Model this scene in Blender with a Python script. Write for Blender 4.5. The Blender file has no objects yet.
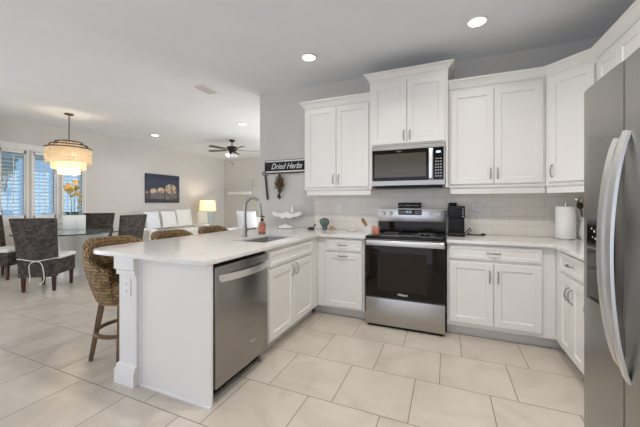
import bpy, bmesh, math, random
from mathutils import Vector, Matrix
random.seed(7)
PI = math.pi
S = bpy.context.scene
COL = S.collection

# ------------------------------------------------------------------ camera, world, light, exposure
cd = bpy.data.cameras.new('camera')
cam = bpy.data.objects.new('camera', cd); COL.objects.link(cam)
cam.location = (.7675, -3.6965, 1.2613)
cam.rotation_euler = (PI/2, 0, math.radians(23.006))
cd.sensor_width = 36; cd.lens = 297.28/640*36; cd.shift_y = -10.78/640; cd.clip_start = .05
S.camera = cam
S.view_settings.view_transform = 'Standard'
S.view_settings.look = 'None'
S.view_settings.gamma = 1
S.view_settings.use_curve_mapping = False
S.view_settings.exposure = 0.22

w = bpy.data.worlds.new('world'); S.world = w; w.use_nodes = True
wn = w.node_tree; bg = wn.nodes['Background']
tc = wn.nodes.new('ShaderNodeTexCoord'); sx = wn.nodes.new('ShaderNodeSeparateXYZ'); cr = wn.nodes.new('ShaderNodeValToRGB')
wn.links.new(tc.outputs['Generated'], sx.inputs[0]); wn.links.new(sx.outputs['Z'], cr.inputs[0])
cr.color_ramp.elements[0].position = 0.0; cr.color_ramp.elements[0].color = (.26, .44, .78, 1)
cr.color_ramp.elements[1].position = .5; cr.color_ramp.elements[1].color = (.16, .34, .78, 1)
wn.links.new(cr.outputs[0], bg.inputs['Color']); bg.inputs['Strength'].default_value = .7

def area(name, loc, rot, sx_, sy_, power, color, shape='RECTANGLE', spread=PI):
    l = bpy.data.lights.new(name, 'AREA'); l.shape = shape; l.size = sx_; l.size_y = sy_
    l.energy = power; l.color = color; l.spread = spread
    o = bpy.data.objects.new(name, l); COL.objects.link(o); o.location = loc; o.rotation_euler = rot
    return o
# added fill light in an assumed, unseen opening behind the photographer
area('daylight_sliding_door', (-.6, -6.35, 1.25), (PI/2, 0, 0), 5.0, 2.2, 34, (1, .97, .94))
area('daylight_dining_door', (-6.95, -4.3, 1.2), (0, -PI/2, 0), 2.2, 2.6, 78, (.95, .965, 1))  # fill added outside an unseen left-wall opening to brighten the dining side
area('daylight_living_room_door', (-1.3, 2.6, 1.25), (0, PI/2, 0), 2.2, 3.2, 85, (1, .985, .965))  # unseen fill panel added at the living room's side opening
area('daylight_dining_window', (-7.6, -.6, 1.75), (0, -PI/2, 0), 1.7, 3.4, 4, (.62, .78, 1))

CANS = [(-5.54, 1.226), (-3.04, 1.226), (-.614, -.755), (1.016, -.759), (.05, -1.95), (1.10, -1.95), (-.6, -4.9), (-3.3, -4.3), (-5.5, -3.6), (-5.5, 3.6), (-3.0, 3.9)]  # aisle and rear entries are unseen cans added as fill light

# ------------------------------------------------------------------ materials
def mat(name, color=(.8, .8, .8), rough=.5, metal=0, **k):
    m = bpy.data.materials.new(name); m.use_nodes = True
    p = m.node_tree.nodes['Principled BSDF']
    p.inputs['Base Color'].default_value = (*color, 1)
    p.inputs['Roughness'].default_value = rough; p.inputs['Metallic'].default_value = metal
    for a, b in k.items():
        p.inputs[a.replace('_', ' ')].default_value = b
    m['p'] = 1
    return m
def N(m, t, **k):
    n = m.node_tree.nodes.new(t)
    for a, b in k.items(): setattr(n, a, b)
    return n
def L(m, a, b): m.node_tree.links.new(a, b)
def P(m): return m.node_tree.nodes['Principled BSDF']
def mth(m, op, a, b=None, c=None):
    n = N(m, 'ShaderNodeMath', operation=op)
    for i, v in enumerate((a, b, c)):
        if v is None: continue
        if isinstance(v, (int, float)): n.inputs[i].default_value = v
        else: L(m, v, n.inputs[i])
    return n.outputs[0]
def objxyz(m, src='Object'):
    t = N(m, 'ShaderNodeTexCoord'); s = N(m, 'ShaderNodeSeparateXYZ'); L(m, t.outputs[src], s.inputs[0])
    return t.outputs[src], s.outputs[0], s.outputs[1], s.outputs[2]
def noise(m, vec, scale, detail=3, rough=.5):
    n = N(m, 'ShaderNodeTexNoise'); n.inputs['Scale'].default_value = scale; n.inputs['Detail'].default_value = detail
    n.inputs['Roughness'].default_value = rough
    if vec is not None: L(m, vec, n.inputs['Vector'])
    return n.outputs['Fac']
def ramp(m, fac, stops):
    r = N(m, 'ShaderNodeValToRGB'); e = r.color_ramp.elements
    while len(e) < len(stops): e.new(.5)
    for q, (pos, c) in zip(e, stops): q.position = pos; q.color = (*c, 1)
    L(m, fac, r.inputs[0]); return r.outputs[0]
def bump(m, h, strength=.2, dist=.01):
    b = N(m, 'ShaderNodeBump'); b.inputs['Strength'].default_value = strength; b.inputs['Distance'].default_value = dist
    L(m, h, b.inputs['Height']); L(m, b.outputs[0], P(m).inputs['Normal'])
def comb(m, x, y, z=0.0):
    c = N(m, 'ShaderNodeCombineXYZ')
    for i, v in enumerate((x, y, z)):
        if isinstance(v, (int, float)): c.inputs[i].default_value = v
        else: L(m, v, c.inputs[i])
    return c.outputs[0]

def paint(name, c, rough=.5, amt=.03, sc=60):
    m = mat(name, c, rough); v, x, y, z = objxyz(m)
    f = noise(m, v, 3, 2)
    L(m, ramp(m, f, [(.3, tuple(q*(1-amt) for q in c)), (.7, c)]), P(m).inputs['Base Color'])
    bump(m, noise(m, v, sc, 2), .06, .002)
    return m
M = {}
M['wall'] = paint('wall_paint', (.64, .62, .588), .7)
M['ceiling'] = paint('ceiling_paint', (.83, .85, .875), .85)
M['white'] = paint('cabinet_white', (.84, .82, .785), .32, .015, 90)
M['trim'] = paint('trim_white', (.83, .82, .80), .4)
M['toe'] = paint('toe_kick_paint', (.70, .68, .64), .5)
M['plastic_white'] = mat('white_plastic', (.85, .85, .85), .35)
M['black_plastic'] = mat('black_plastic', (.008, .008, .009), .45, 0, Specular_IOR_Level=.3)
M['black_glass'] = mat('black_glass', (.010, .007, .005), .07, 0, Specular_IOR_Level=.28)
M['oven_glass'] = mat('oven_window_glass', (.020, .014, .008), .1, 0, Specular_IOR_Level=.22)
M['chrome'] = mat('chrome', (.75, .75, .76), .12, 1)
M['nickel'] = mat('brushed_nickel', (.36, .355, .34), .28, 1)
M['text_white'] = mat('white_lettering', (.8, .8, .8), .5)
M['text_grey'] = mat('grey_lettering', (.45, .45, .46), .4)
M['black_metal'] = mat('black_metal', (.02, .018, .016), .4, .6)
M['bronze'] = mat('bronze', (.09, .06, .045), .4, .8)
M['glass_clear'] = mat('clear_glass', (.75, .92, .88), .02, 0, Transmission_Weight=1.0, IOR=1.45)
M['glass_edge'] = mat('glass_edge', (.03, .07, .085), .1)
M['blue_glass'] = mat('blue_glass', (.72, .84, .88), .08, 0, Transmission_Weight=.8, IOR=1.4)
M['shell_white'] = mat('white_ceramic', (.88, .88, .87), .25)
M['linen'] = mat('white_linen', (.84, .83, .79), .9)
M['bluewhite'] = mat('cool_white_linen', (.80, .82, .86), .9)
M['cream'] = mat('cream_linen', (.80, .74, .62), .9)
for k in ('linen', 'cream', 'bluewhite'):
    v, x, y, z = objxyz(M[k]); bump(M[k], noise(M[k], v, 250, 2), .3, .002)
M['paper'] = mat('paper_towel', (.90, .89, .87), .95)
v, x, y, z = objxyz(M['paper']); bump(M['paper'], noise(M['paper'], v, 180, 1), .4, .002)
M['mahogany'] = mat('mahogany', (.055, .012, .010), .3)
M['cactus'] = mat('teal_glaze', (.13, .175, .165), .45)
M['salmon'] = mat('salmon_wax', (.62, .24, .16), .3, 0, Transmission_Weight=.2)
M['soap'] = mat('pink_soap', (.52, .25, .19), .12, 0, Transmission_Weight=.35)
M['dark_wood'] = mat('dark_carved_wood', (.05, .025, .018), .5)
M['leaf'] = mat('green_leaf', (.035, .065, .022), .5)
M['petal'] = mat('yellow_petal', (.50, .35, .11), .6)
M['stem'] = mat('green_stem', (.16, .22, .06), .6)
M['twine'] = mat('twine', (.35, .25, .14), .9)
M['reddot'] = mat('red_speck', (.5, .05, .03), .5)

def emit(name, c, s):
    m = mat(name, c, .5); P(m).inputs['Emission Color'].default_value = (*c, 1); P(m).inputs['Emission Strength'].default_value = s
    return m
M['can_lens'] = emit('downlight_lens', (1, .97, .92), 9)
M['bulb'] = emit('bulb', (1, .88, .68), 9)
M['fan_bulb'] = emit('fan_light_glass', (1, .93, .82), 2.2)
M['gasket'] = mat('grey_gasket', (.62, .61, .58), .5)
M['mw_glass'] = mat('microwave_window', (.085, .075, .06), .12)
M['lcd'] = emit('display_digits', (.55, .75, 1), .9)

# brushed steel
def steel(name, c, rough, axis):
    m = mat(name, c, rough, 1); v, x, y, z = objxyz(m)
    sc = {'x': (3, 300, 300), 'y': (300, 3, 300), 'z': (300, 300, 3)}[axis]
    vec = comb(m, mth(m, 'MULTIPLY', x, sc[0]), mth(m, 'MULTIPLY', y, sc[1]), mth(m, 'MULTIPLY', z, sc[2]))
    f = noise(m, vec, 1, 2)
    L(m, mth(m, 'MULTIPLY_ADD', f, .14, rough-.07), P(m).inputs['Roughness'])
    bump(m, f, .05, .001)
    return m
M['steel'] = steel('brushed_steel', (.47, .45, .425), .32, 'x')
M['steel_light'] = steel('bright_brushed_steel', (.66, .64, .61), .30, 'x')
M['steel_y'] = steel('brushed_steel_dishwasher', (.36, .345, .33), .30, 'y')
M['steel_fridge'] = steel('brushed_steel_refrigerator', (.41, .398, .375), .36, 'y')
M['steel_handle'] = steel('brushed_steel_handle', (.86, .85, .83), .36, 'z')
M['steel_sink'] = mat('sink_steel', (.50, .50, .50), .3, 1)

# quartz
m = M['quartz'] = mat('white_quartz', (.83, .81, .78), .12)
v, x, y, z = objxyz(m)
f = noise(m, v, 5, 6, .6)
L(m, ramp(m, f, [(.35, (.80, .775, .745)), (.55, (.84, .82, .79)), (.7, (.86, .845, .825))]), P(m).inputs['Base Color'])
# floor tile
m = M['floor'] = mat('beige_porcelain_tile', (.7, .65, .58), .3)
v, x, y, z = objxyz(m)
T = .4665
r = mth(m, 'DIVIDE', mth(m, 'SUBTRACT', -.5385, y), T)
row = mth(m, 'FLOOR', r); fy = mth(m, 'FRACT', r)
cx = mth(m, 'DIVIDE', mth(m, 'SUBTRACT', x, mth(m, 'MULTIPLY_ADD', row, -.1595, .417)), T)
colm = mth(m, 'FLOOR', cx); fx = mth(m, 'FRACT', cx)
def edge(f): return mth(m, 'MINIMUM', f, mth(m, 'SUBTRACT', 1.0, f))
dmin = mth(m, 'MINIMUM', edge(fx), edge(fy))
gr = mth(m, 'LESS_THAN', dmin, .0062)
wnz = N(m, 'ShaderNodeTexWhiteNoise'); L(m, comb(m, row, colm), wnz.inputs['Vector'])
nz = N(m, 'ShaderNodeTexNoise'); nz.inputs['Scale'].default_value = 2.6; nz.inputs['Detail'].default_value = 7; nz.inputs['Distortion'].default_value = 1.3
voff = N(m, 'ShaderNodeVectorMath', operation='MULTIPLY_ADD'); L(m, wnz.outputs['Color'], voff.inputs[0]); voff.inputs[1].default_value = (9, 9, 9); L(m, v, voff.inputs[2])
L(m, voff.outputs[0], nz.inputs['Vector'])
tile = ramp(m, nz.outputs['Fac'], [(.28, (.53, .47, .395)), (.5, (.605, .545, .465)), (.72, (.65, .595, .52))])
mx = N(m, 'ShaderNodeMix', data_type='RGBA'); L(m, gr, mx.inputs[0]); L(m, tile, mx.inputs[6]); mx.inputs[7].default_value = (.24, .20, .165, 1)
L(m, mx.outputs[2], P(m).inputs['Base Color'])
L(m, mth(m, 'MULTIPLY_ADD', gr, .5, .22), P(m).inputs['Roughness'])
bump(m, mth(m, 'SUBTRACT', mth(m, 'MINIMUM', mth(m, 'MULTIPLY', dmin, 60), 1.0), mth(m, 'MULTIPLY', nz.outputs['Fac'], .06)), .25, .003)
# subway tile
def brick(m, vec, c1, c2, mo, bw, rh, ms, off=.5):
    b = N(m, 'ShaderNodeTexBrick'); L(m, vec, b.inputs['Vector'])
    for k_, v_ in (('Scale', 1), ('Mortar Size', ms), ('Brick Width', bw), ('Row Height', rh), ('Mortar Smooth', .2), ('Bias', 0)): b.inputs[k_].default_value = v_
    b.inputs['Color1'].default_value = (*c1, 1); b.inputs['Color2'].default_value = (*c2, 1); b.inputs['Mortar'].default_value = (*mo, 1)
    b.offset = off; return b
m = M['subway'] = mat('subway_tile', (.7, .68, .66), .22)
v, x, y, z = objxyz(m, 'Object')
b = brick(m, comb(m, mth(m, 'ADD', x, y), z), (.83, .78, .71), (.87, .825, .755), (.68, .63, .565), .305, .1015, .0022)
L(m, b.outputs['Color'], P(m).inputs['Base Color'])
bump(m, mth(m, 'SUBTRACT', 1.0, b.outputs['Fac']), .35, .002)
# wicker: real coordinates along the weave
def wicker(name, c1, c2, c3, wd, rh, uv=False):
    """braided rows: strands slant one way in one row and the other way in the next"""
    m = mat(name, c1, .6); v, x, y, z = objxyz(m, 'UV' if uv else 'Object')
    a = x if uv else mth(m, 'ADD', x, y); bb = y if uv else z
    rr_ = mth(m, 'DIVIDE', bb, rh); row = mth(m, 'FLOOR', rr_); fr_ = mth(m, 'FRACT', rr_)
    par = mth(m, 'SUBTRACT', 1.0, mth(m, 'MULTIPLY', mth(m, 'FLOORED_MODULO', row, 2.0), 2.0))
    t = mth(m, 'DIVIDE', mth(m, 'MULTIPLY_ADD', mth(m, 'MULTIPLY', par, fr_), rh*1.1, a), wd)
    sid = mth(m, 'FLOOR', t); ft = mth(m, 'FRACT', t)
    hs = mth(m, 'SINE', mth(m, 'MULTIPLY', ft, PI)); hr = mth(m, 'SINE', mth(m, 'MULTIPLY', fr_, PI))
    h = mth(m, 'MULTIPLY', mth(m, 'POWER', hs, 1.1), mth(m, 'POWER', hr, .35))
    wn_ = N(m, 'ShaderNodeTexWhiteNoise'); L(m, comb(m, sid, row), wn_.inputs['Vector'])
    k = mth(m, 'MULTIPLY', h, mth(m, 'MULTIPLY_ADD', wn_.outputs['Value'], .65, .35))
    L(m, ramp(m, k, [(.12, c3), (.45, c2), (.8, c1)]), P(m).inputs['Base Color'])
    bump(m, h, .8, .006)
    return m
M['wicker_tan'] = wicker('woven_seagrass_tan', (.62, .41, .19), (.36, .22, .09), (.03, .017, .008), .024, .027, True)
M['wicker_dark'] = wicker('woven_abaca_dark', (.20, .15, .115), (.045, .033, .027), (.004, .0035, .003), .030, .028)
def wood(name, c1, c2, ax):
    m = mat(name, c1, .45); v, x, y, z = objxyz(m)
    s = [14, 14, 14]; s[ax] = 1.2
    f = noise(m, comb(m, mth(m, 'MULTIPLY', x, s[0]), mth(m, 'MULTIPLY', y, s[1]), mth(m, 'MULTIPLY', z, s[2])), 3, 5)
    L(m, ramp(m, f, [(.3, c1), (.7, c2)]), P(m).inputs['Base Color']); return m
M['wood_leg'] = wood('stool_wood', (.10, .058, .028), (.20, .125, .06), 2)
M['wood_handle'] = wood('acacia_wood', (.22, .10, .04), (.45, .26, .11), 2)
M['fan_wood'] = wood('fan_blade_wood', (.05, .04, .034), (.10, .08, .065), 0)
m = M['shell'] = mat('capiz_shell', (.88, .82, .70), .35, 0, Transmission_Weight=.0)
P(m).inputs['Subsurface Weight'].default_value = 0
tr = N(m, 'ShaderNodeBsdfTranslucent'); tr.inputs[0].default_value = (1, .93, .80, 1)
ms_ = N(m, 'ShaderNodeMixShader'); ms_.inputs[0].default_value = .55
L(m, P(m).outputs[0], ms_.inputs[1]); L(m, tr.outputs[0], ms_.inputs[2]); L(m, ms_.outputs[0], m.node_tree.nodes['Material Output'].inputs[0])
m = M['shade'] = mat('lamp_shade_linen', (.9, .85, .76), .8)
tr = N(m, 'ShaderNodeBsdfTranslucent'); tr.inputs[0].default_value = (.95, .88, .76, 1)
ms_ = N(m, 'ShaderNodeMixShader'); ms_.inputs[0].default_value = .6
L(m, P(m).outputs[0], ms_.inputs[1]); L(m, tr.outputs[0], ms_.inputs[2]); L(m, ms_.outputs[0], m.node_tree.nodes['Material Output'].inputs[0])
# painted canvas: dusk sky, dark water with vertical streaks (local x along the wall = y, z up)
m = M['canvas'] = mat('beach_painting', (.05, .07, .14), .6); v, x, y, z = objxyz(m)
base = ramp(m, mth(m, 'ADD', mth(m, 'MULTIPLY', z, 1.2), mth(m, 'MULTIPLY', noise(m, v, 4, 4), .25)), [(.1, (.018, .022, .028)), (.45, (.09, .085, .095)), (.56, (.035, .038, .06)), (.85, (.04, .052, .095)), (1.0, (.025, .032, .06))])
L(m, base, P(m).inputs['Base Color'])
m = M['sand'] = mat('painted_shells', (.6, .5, .38), .7); v, x, y, z = objxyz(m)
L(m, ramp(m, noise(m, v, 9, 5), [(.35, (.16, .11, .08)), (.5, (.50, .38, .26)), (.7, (.72, .62, .48))]), P(m).inputs['Base Color'])
m = M['lace'] = mat('painted_streaks', (.2, .2, .22), .7); v, x, y, z = objxyz(m)
L(m, ramp(m, noise(m, comb(m, mth(m, 'MULTIPLY', y, 40), mth(m, 'MULTIPLY', z, 5)), 1, 3), [(.35, (.035, .035, .045)), (.65, (.30, .27, .26))]), P(m).inputs['Base Color'])
m = M['herb'] = mat('dried_herb', (.2, .13, .06), .9); v, x, y, z = objxyz(m)
L(m, ramp(m, noise(m, v, 40, 2), [(.35, (.05, .028, .013)), (.65, (.17, .105, .05))]), P(m).inputs['Base Color'])
m = M['foliage'] = mat('hedge_leaves', (.03, .06, .035), .8); v, x, y, z = objxyz(m)
L(m, ramp(m, noise(m, v, 9, 5), [(.35, (.012, .022, .016)), (.65, (.06, .10, .06))]), P(m).inputs['Base Color'])
M['lawn'] = paint('lawn', (.18, .27, .12), .9, .4)

# ------------------------------------------------------------------ mesh building
class MB:
    def __init__(s, mtx=None): s.bm = bmesh.new(); s.M = mtx or Matrix()
    def _add(s, tb):
        vm = {}
        uvs = tb.loops.layers.uv.active
        uvd = s.bm.loops.layers.uv.verify() if uvs else None
        for v in tb.verts: vm[v] = s.bm.verts.new(s.M @ v.co)
        for f in tb.faces:
            try: g = s.bm.faces.new([vm[v] for v in f.verts])
            except ValueError: continue
            if uvs:
                for a, b in zip(g.loops, f.loops): a[uvd].uv = b[uvs].uv
        tb.free(); return s
    def box(s, x0, y0, z0, x1, y1, z1, bev=.0015, seg=1, mt=None):
        tb = bmesh.new(); bmesh.ops.create_cube(tb, size=1)
        X0, X1 = sorted((x0, x1)); Y0, Y1 = sorted((y0, y1)); Z0, Z1 = sorted((z0, z1))
        for v in tb.verts:
            v.co = Vector(((X0+X1)/2+v.co.x*(X1-X0), (Y0+Y1)/2+v.co.y*(Y1-Y0), (Z0+Z1)/2+v.co.z*(Z1-Z0)))
        if bev: bmesh.ops.bevel(tb, geom=tb.edges[:], offset=min(bev, .45*min(X1-X0, Y1-Y0, Z1-Z0)), segments=seg, affect='EDGES', profile=.5)
        if mt: bmesh.ops.transform(tb, matrix=mt, verts=tb.verts)
        return s._add(tb)
    def cyl(s, p0, p1, r0, r1=None, seg=20, bev=0):
        r1 = r0 if r1 is None else r1
        p0 = Vector(p0); p1 = Vector(p1); d = p1-p0
        tb = bmesh.new(); bmesh.ops.create_cone(tb, cap_ends=True, segments=seg, radius1=r0, radius2=r1, depth=d.length)
        if bev:
            es = [e for e in tb.edges if len(e.link_faces) == 2 and max(len(f.verts) for f in e.link_faces) > 4]
            bmesh.ops.bevel(tb, geom=es, offset=bev, segments=2, affect='EDGES')
        q = Vector((0, 0, 1)).rotation_difference(d.normalized()).to_matrix().to_4x4()
        bmesh.ops.transform(tb, matrix=Matrix.Translation((p0+p1)/2) @ q, verts=tb.verts)
        return s._add(tb)
    def lathe(s, prof, c=(0, 0, 0), seg=32, sx=1, sy=1, mt=None):
        tb = bmesh.new(); rings = []
        for r, z in prof:
            if r < 1e-5: rings.append([tb.verts.new((c[0], c[1], c[2]+z))])
            else: rings.append([tb.verts.new((c[0]+r*sx*math.cos(2*PI*i/seg), c[1]+r*sy*math.sin(2*PI*i/seg), c[2]+z)) for i in range(seg)])
        for A, B in zip(rings, rings[1:]):
            for i in range(seg):
                j = (i+1) % seg
                if len(A) == 1 and len(B) == 1: continue
                if len(A) == 1: tb.faces.new((A[0], B[j], B[i]))
                elif len(B) == 1: tb.faces.new((A[i], A[j], B[0]))
                else: tb.faces.new((A[i], A[j], B[j], B[i]))
        if mt: bmesh.ops.transform(tb, matrix=mt, verts=tb.verts)
        return s._add(tb)
    def tube(s, pts, r, seg=10, closed=False, rr=None, flat=None):
        pts = [Vector(p) for p in pts]; n = len(pts); tb = bmesh.new(); rings = []
        up = Vector((0, 0, 1)); prev = None
        for i, p in enumerate(pts):
            a = pts[(i-1) % n] if (closed or i > 0) else p; b = pts[(i+1) % n] if (closed or i < n-1) else p
            t = (b-a).normalized()
            if prev is None:
                u = t.cross(up) if abs(t.dot(up)) < .95 else t.cross(Vector((1, 0, 0)))
            else: u = prev-t*prev.dot(t)
            u.normalize(); prev = u; v = t.cross(u)
            R = rr[i] if rr else r
            fl = flat or 1
            rings.append([tb.verts.new(p+u*R*math.cos(2*PI*k/seg)+v*R*fl*math.sin(2*PI*k/seg)) for k in range(seg)])
        m_ = n if closed else n-1
        for i in range(m_):
            A, B = rings[i], rings[(i+1) % n]
            for k in range(seg): tb.faces.new((A[k], A[(k+1) % seg], B[(k+1) % seg], B[k]))
        if not closed: tb.faces.new(rings[0][::-1]); tb.faces.new(rings[-1])
        return s._add(tb)
    def ball(s, c, r, sc=(1, 1, 1), seg=16, rot=None):
        tb = bmesh.new(); bmesh.ops.create_uvsphere(tb, u_segments=seg, v_segments=max(6, seg//2), radius=r)
        bmesh.ops.scale(tb, vec=sc, verts=tb.verts)
        if rot: bmesh.ops.transform(tb, matrix=rot, verts=tb.verts)
        bmesh.ops.translate(tb, vec=c, verts=tb.verts); return s._add(tb)
    def prism(s, poly, z0, z1, bev=0, holes=(), mt=None, seg=2):
        tb = bmesh.new(); es = []
        for lp in [poly]+list(holes):
            vs = [tb.verts.new((a, b, z1)) for a, b in lp]
            es += [tb.edges.new((vs[i], vs[(i+1) % len(vs)])) for i in range(len(vs))]
        if holes: bmesh.ops.triangle_fill(tb, edges=es, use_beauty=True, normal=(0, 0, 1))
        else: tb.faces.new(tb.verts[:])
        bmesh.ops.recalc_face_normals(tb, faces=tb.faces)
        fs = tb.faces[:]
        if fs[0].normal.z < 0: bmesh.ops.reverse_faces(tb, faces=fs)
        ex = bmesh.ops.extrude_face_region(tb, geom=fs, use_keep_orig=True)
        nv = [g for g in ex['geom'] if isinstance(g, bmesh.types.BMVert)]
        bmesh.ops.translate(tb, vec=(0, 0, z0-z1), verts=nv)
        bmesh.ops.recalc_face_normals(tb, faces=tb.faces)
        if bev:
            eb = [e for e in tb.edges if len(e.link_faces) == 2 and e.calc_face_angle() > .9]
            bmesh.ops.bevel(tb, geom=eb, offset=bev, segments=seg, affect='EDGES')
        if mt: bmesh.ops.transform(tb, matrix=mt, verts=tb.verts)
        return s._add(tb)
    def sweep(s, path, prof, closed_prof=True):
        """profile (out, z) swept along a 2D path with mitres; out = right-hand side of travel"""
        tb = bmesh.new(); n = len(path); rings = []
        P2 = [Vector(p) for p in path]
        for i in range(n):
            ns = []
            if i > 0: d = (P2[i]-P2[i-1]).normalized(); ns.append(Vector((d.y, -d.x)))
            if i < n-1: d = (P2[i+1]-P2[i]).normalized(); ns.append(Vector((d.y, -d.x)))
            nn = sum(ns, Vector((0, 0))).normalized(); k = 1/max(.2, nn.dot(ns[0]))
            rings.append([tb.verts.new((P2[i].x+nn.x*k*o, P2[i].y+nn.y*k*o, z)) for o, z in prof])
        m_ = len(prof)
        for A, B in zip(rings, rings[1:]):
            for k in range(m_): tb.faces.new((A[k], A[(k+1) % m_], B[(k+1) % m_], B[k]))
        tb.faces.new(rings[0]); tb.faces.new(rings[-1][::-1])
        bmesh.ops.recalc_face_normals(tb, faces=tb.faces)
        return s._add(tb)
    def shaker(s, u0, u1, v0, v1, t=.02, rail=.057, rec=.009):
        """framed door in local x (width), z (up), front towards -y at y=-t"""
        tb = bmesh.new()
        def rect(i, y): return [tb.verts.new(p) for p in ((u0+i, y, v0+i), (u1-i, y, v0+i), (u1-i, y, v1-i), (u0+i, y, v1-i))]
        R = [rect(0, 0), rect(0, -t+.0025), rect(.0025, -t), rect(rail, -t), rect(rail+.005, -t+rec), ]
        for A, B in zip(R, R[1:]):
            for k in range(4): tb.faces.new((A[k], A[(k+1) % 4], B[(k+1) % 4], B[k]))
        tb.faces.new(R[-1]); tb.faces.new(R[0][::-1])
        bmesh.ops.recalc_face_normals(tb, faces=tb.faces)
        return s._add(tb)
    def build(s, name, material, parent=None, smooth=True, recalc=True, solid=True):
        if recalc: bmesh.ops.recalc_face_normals(s.bm, faces=s.bm.faces)
        me = bpy.data.meshes.new(name)
        off = Vector((0, 0, 0)); q = parent
        if parent is None and solid:
            xs = [v.co for v in s.bm.verts]
            lo = Vector([min(c[i] for c in xs) for i in range(3)]); hi = Vector([max(c[i] for c in xs) for i in range(3)])
            off = Vector(((lo.x+hi.x)/2, (lo.y+hi.y)/2, lo.z))
        while q is not None: off = off+q.location; q = q.parent
        bmesh.ops.translate(s.bm, vec=-off, verts=s.bm.verts)
        s.bm.to_mesh(me); s.bm.free()
        me.materials.append(M[material] if isinstance(material, str) else material)
        if smooth:
            me.shade_smooth(); me.set_sharp_from_angle(angle=math.radians(35))
        o = bpy.data.objects.new(name, me); COL.objects.link(o)
        if parent is not None: o.parent = parent
        else: o.location = off
        return o
def tag(o, label=None, cat=None, group=None, kind=None):
    if label: o['label'] = label
    if cat: o['category'] = cat
    if group: o['group'] = group
    if kind: o['kind'] = kind
    return o
def thing(name, loc, label, cat, group=None):
    o = bpy.data.objects.new(name, None); COL.objects.link(o); o.location = loc; o.empty_display_size = .1
    return tag(o, label, cat, group)
def copy_tree(o, parent=None):
    c = o.copy(); COL.objects.link(c)
    if parent is not None: c.parent = parent
    for ch in list(o.children): copy_tree(ch, c)
    return c
def struct(mb, name, material, label=None, solid=False):
    o = mb.build(name, material, solid=solid); o['kind'] = 'structure'
    if label: o['label'] = label
    return o
def text_mb(txt, size, mtx, shear=0.0, depth=.001, bold=0.0, width=None):
    cu = bpy.data.curves.new('t', 'FONT'); cu.body = txt; cu.size = size; cu.shear = shear; cu.extrude = depth; cu.offset = bold
    cu.align_x = 'CENTER'; cu.align_y = 'CENTER'
    ob = bpy.data.objects.new('t', cu); me = bpy.data.meshes.new_from_object(ob)
    mb = MB(); tb = bmesh.new(); tb.from_mesh(me)
    if width:
        xs = [v.co.x for v in tb.verts]; k = width/(max(xs)-min(xs)); bmesh.ops.scale(tb, vec=(k, 1, 1), verts=tb.verts)
    bmesh.ops.transform(tb, matrix=mtx, verts=tb.verts); mb._add(tb)
    bpy.data.objects.remove(ob); bpy.data.meshes.remove(me)
    return mb
def face_mtx(o, u, n):
    """local x -> u, local -y -> n (front), z up"""
    u = Vector(u).normalized(); n = Vector(n).normalized(); up = Vector((0, 0, 1))
    m_ = Matrix(((u.x, -n.x, 0, o[0]), (u.y, -n.y, 0, o[1]), (0, 0, 1, o[2]), (0, 0, 0, 1)))
    return m_
def text_on(o, u, n):
    """text plane: x->u, y->up, z->n"""
    u = Vector(u); n = Vector(n)
    return Matrix(((u.x, 0, n.x, o[0]), (u.y, 0, n.y, o[1]), (0, 1, 0, o[2]), (0, 0, 0, 1)))

# ------------------------------------------------------------------ the setting
H = 2.855; XL = -6.785; YF = 5.02; XR = 2.23; YB = -6.2; XE = -1.765
struct(MB().box(XL-.15, YB-.15, -.12, XR+.15, YF+.15, 0, 0), 'floor', 'floor')
struct(MB().box(XL-.15, YB-.15, H, XR+.15, YF+.15, H+.12, 0), 'ceiling', 'ceiling')
struct(MB().box(XE, 0, 0, XR, .14, H, 0), 'wall_back', 'wall')
struct(MB().box(XL, YF, 0, -.9, YF+.15, H, 0), 'wall_far', 'wall')
struct(MB().box(XR, YB, 0, XR+.15, .14, H, 0), 'wall_right', 'wall')
wl = MB(); WIN = [(-2.44, -2.06), (-1.46, -1.08), (-.975, -.597), (-.49, -.11), (.01, .41)]
WZ0, WZ1 = .95, 2.275
struct(MB().box(XL-.15, -2.9, 0, XL, YF, WZ0-.03, 0).box(XL-.15, YB, WZ1+.03, XL, YF, H, 0)
       .box(XL-.15, .44, WZ0-.03, XL, YF, WZ1+.03, 0).box(XL-.15, -2.9, WZ0-.03, XL, -1.005, WZ1+.03, 0).box(XL-.15, YB, 0, XL, -5.7, WZ1+.03, 0)
       .box(XL-.15, -.57, WZ0-.03, XL, -.52, WZ1+.03, 0).box(XL-.15, -.08, WZ0-.03, XL, -.02, WZ1+.03, 0), 'wall_left', 'wall')
# wall behind the photographer with an opening added for fill light; living-room side wall with one too
struct(MB().box(XL, YB-.15, 0, -3.1, YB, H, 0).box(1.9, YB-.15, 0, XR, YB, H, 0).box(-3.1, YB-.15, 2.35, 1.9, YB, H, 0), 'wall_front', 'wall')
struct(MB().box(-1.05, .14, 0, -.9, 1.0, H, 0).box(-1.05, 4.2, 0, -.9, YF, H, 0).box(-1.05, 1.0, 2.35, -.9, 4.2, H, 0), 'wall_living', 'wall')
struct(MB().sweep([(XL, -2.9), (XL, YF), (-1.05, YF)], [(0, 0), (.014, 0), (.014, .115), (.006, .13), (0, .13)]), 'baseboard_left', 'trim')
struct(MB().sweep([(XL+.001, YB), (XL+.001, YF-.001)], [(0, WZ1+.03), (.0, WZ1+.03)]+[(.0, WZ1+.03)]) if False else MB().box(XL, -1.09, WZ1+.02, XL+.02, .54, WZ1+.13, .003), 'trim_1', 'trim')
struct(MB().box(XL, -1.09, WZ0-.045, XL+.045, .54, WZ0-.02, .004).box(XL, -1.07, WZ0-.11, XL+.018, .52, WZ0-.045, .003), 'trim_2', 'trim')
# backsplash tile
struct(MB().box(-.876, -.009, .914, XR, 0, 1.45, 0).box(XR-.009, -1.93, .914, XR, -.009, 1.45, 0), 'wall_backsplash', 'subway')
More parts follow.
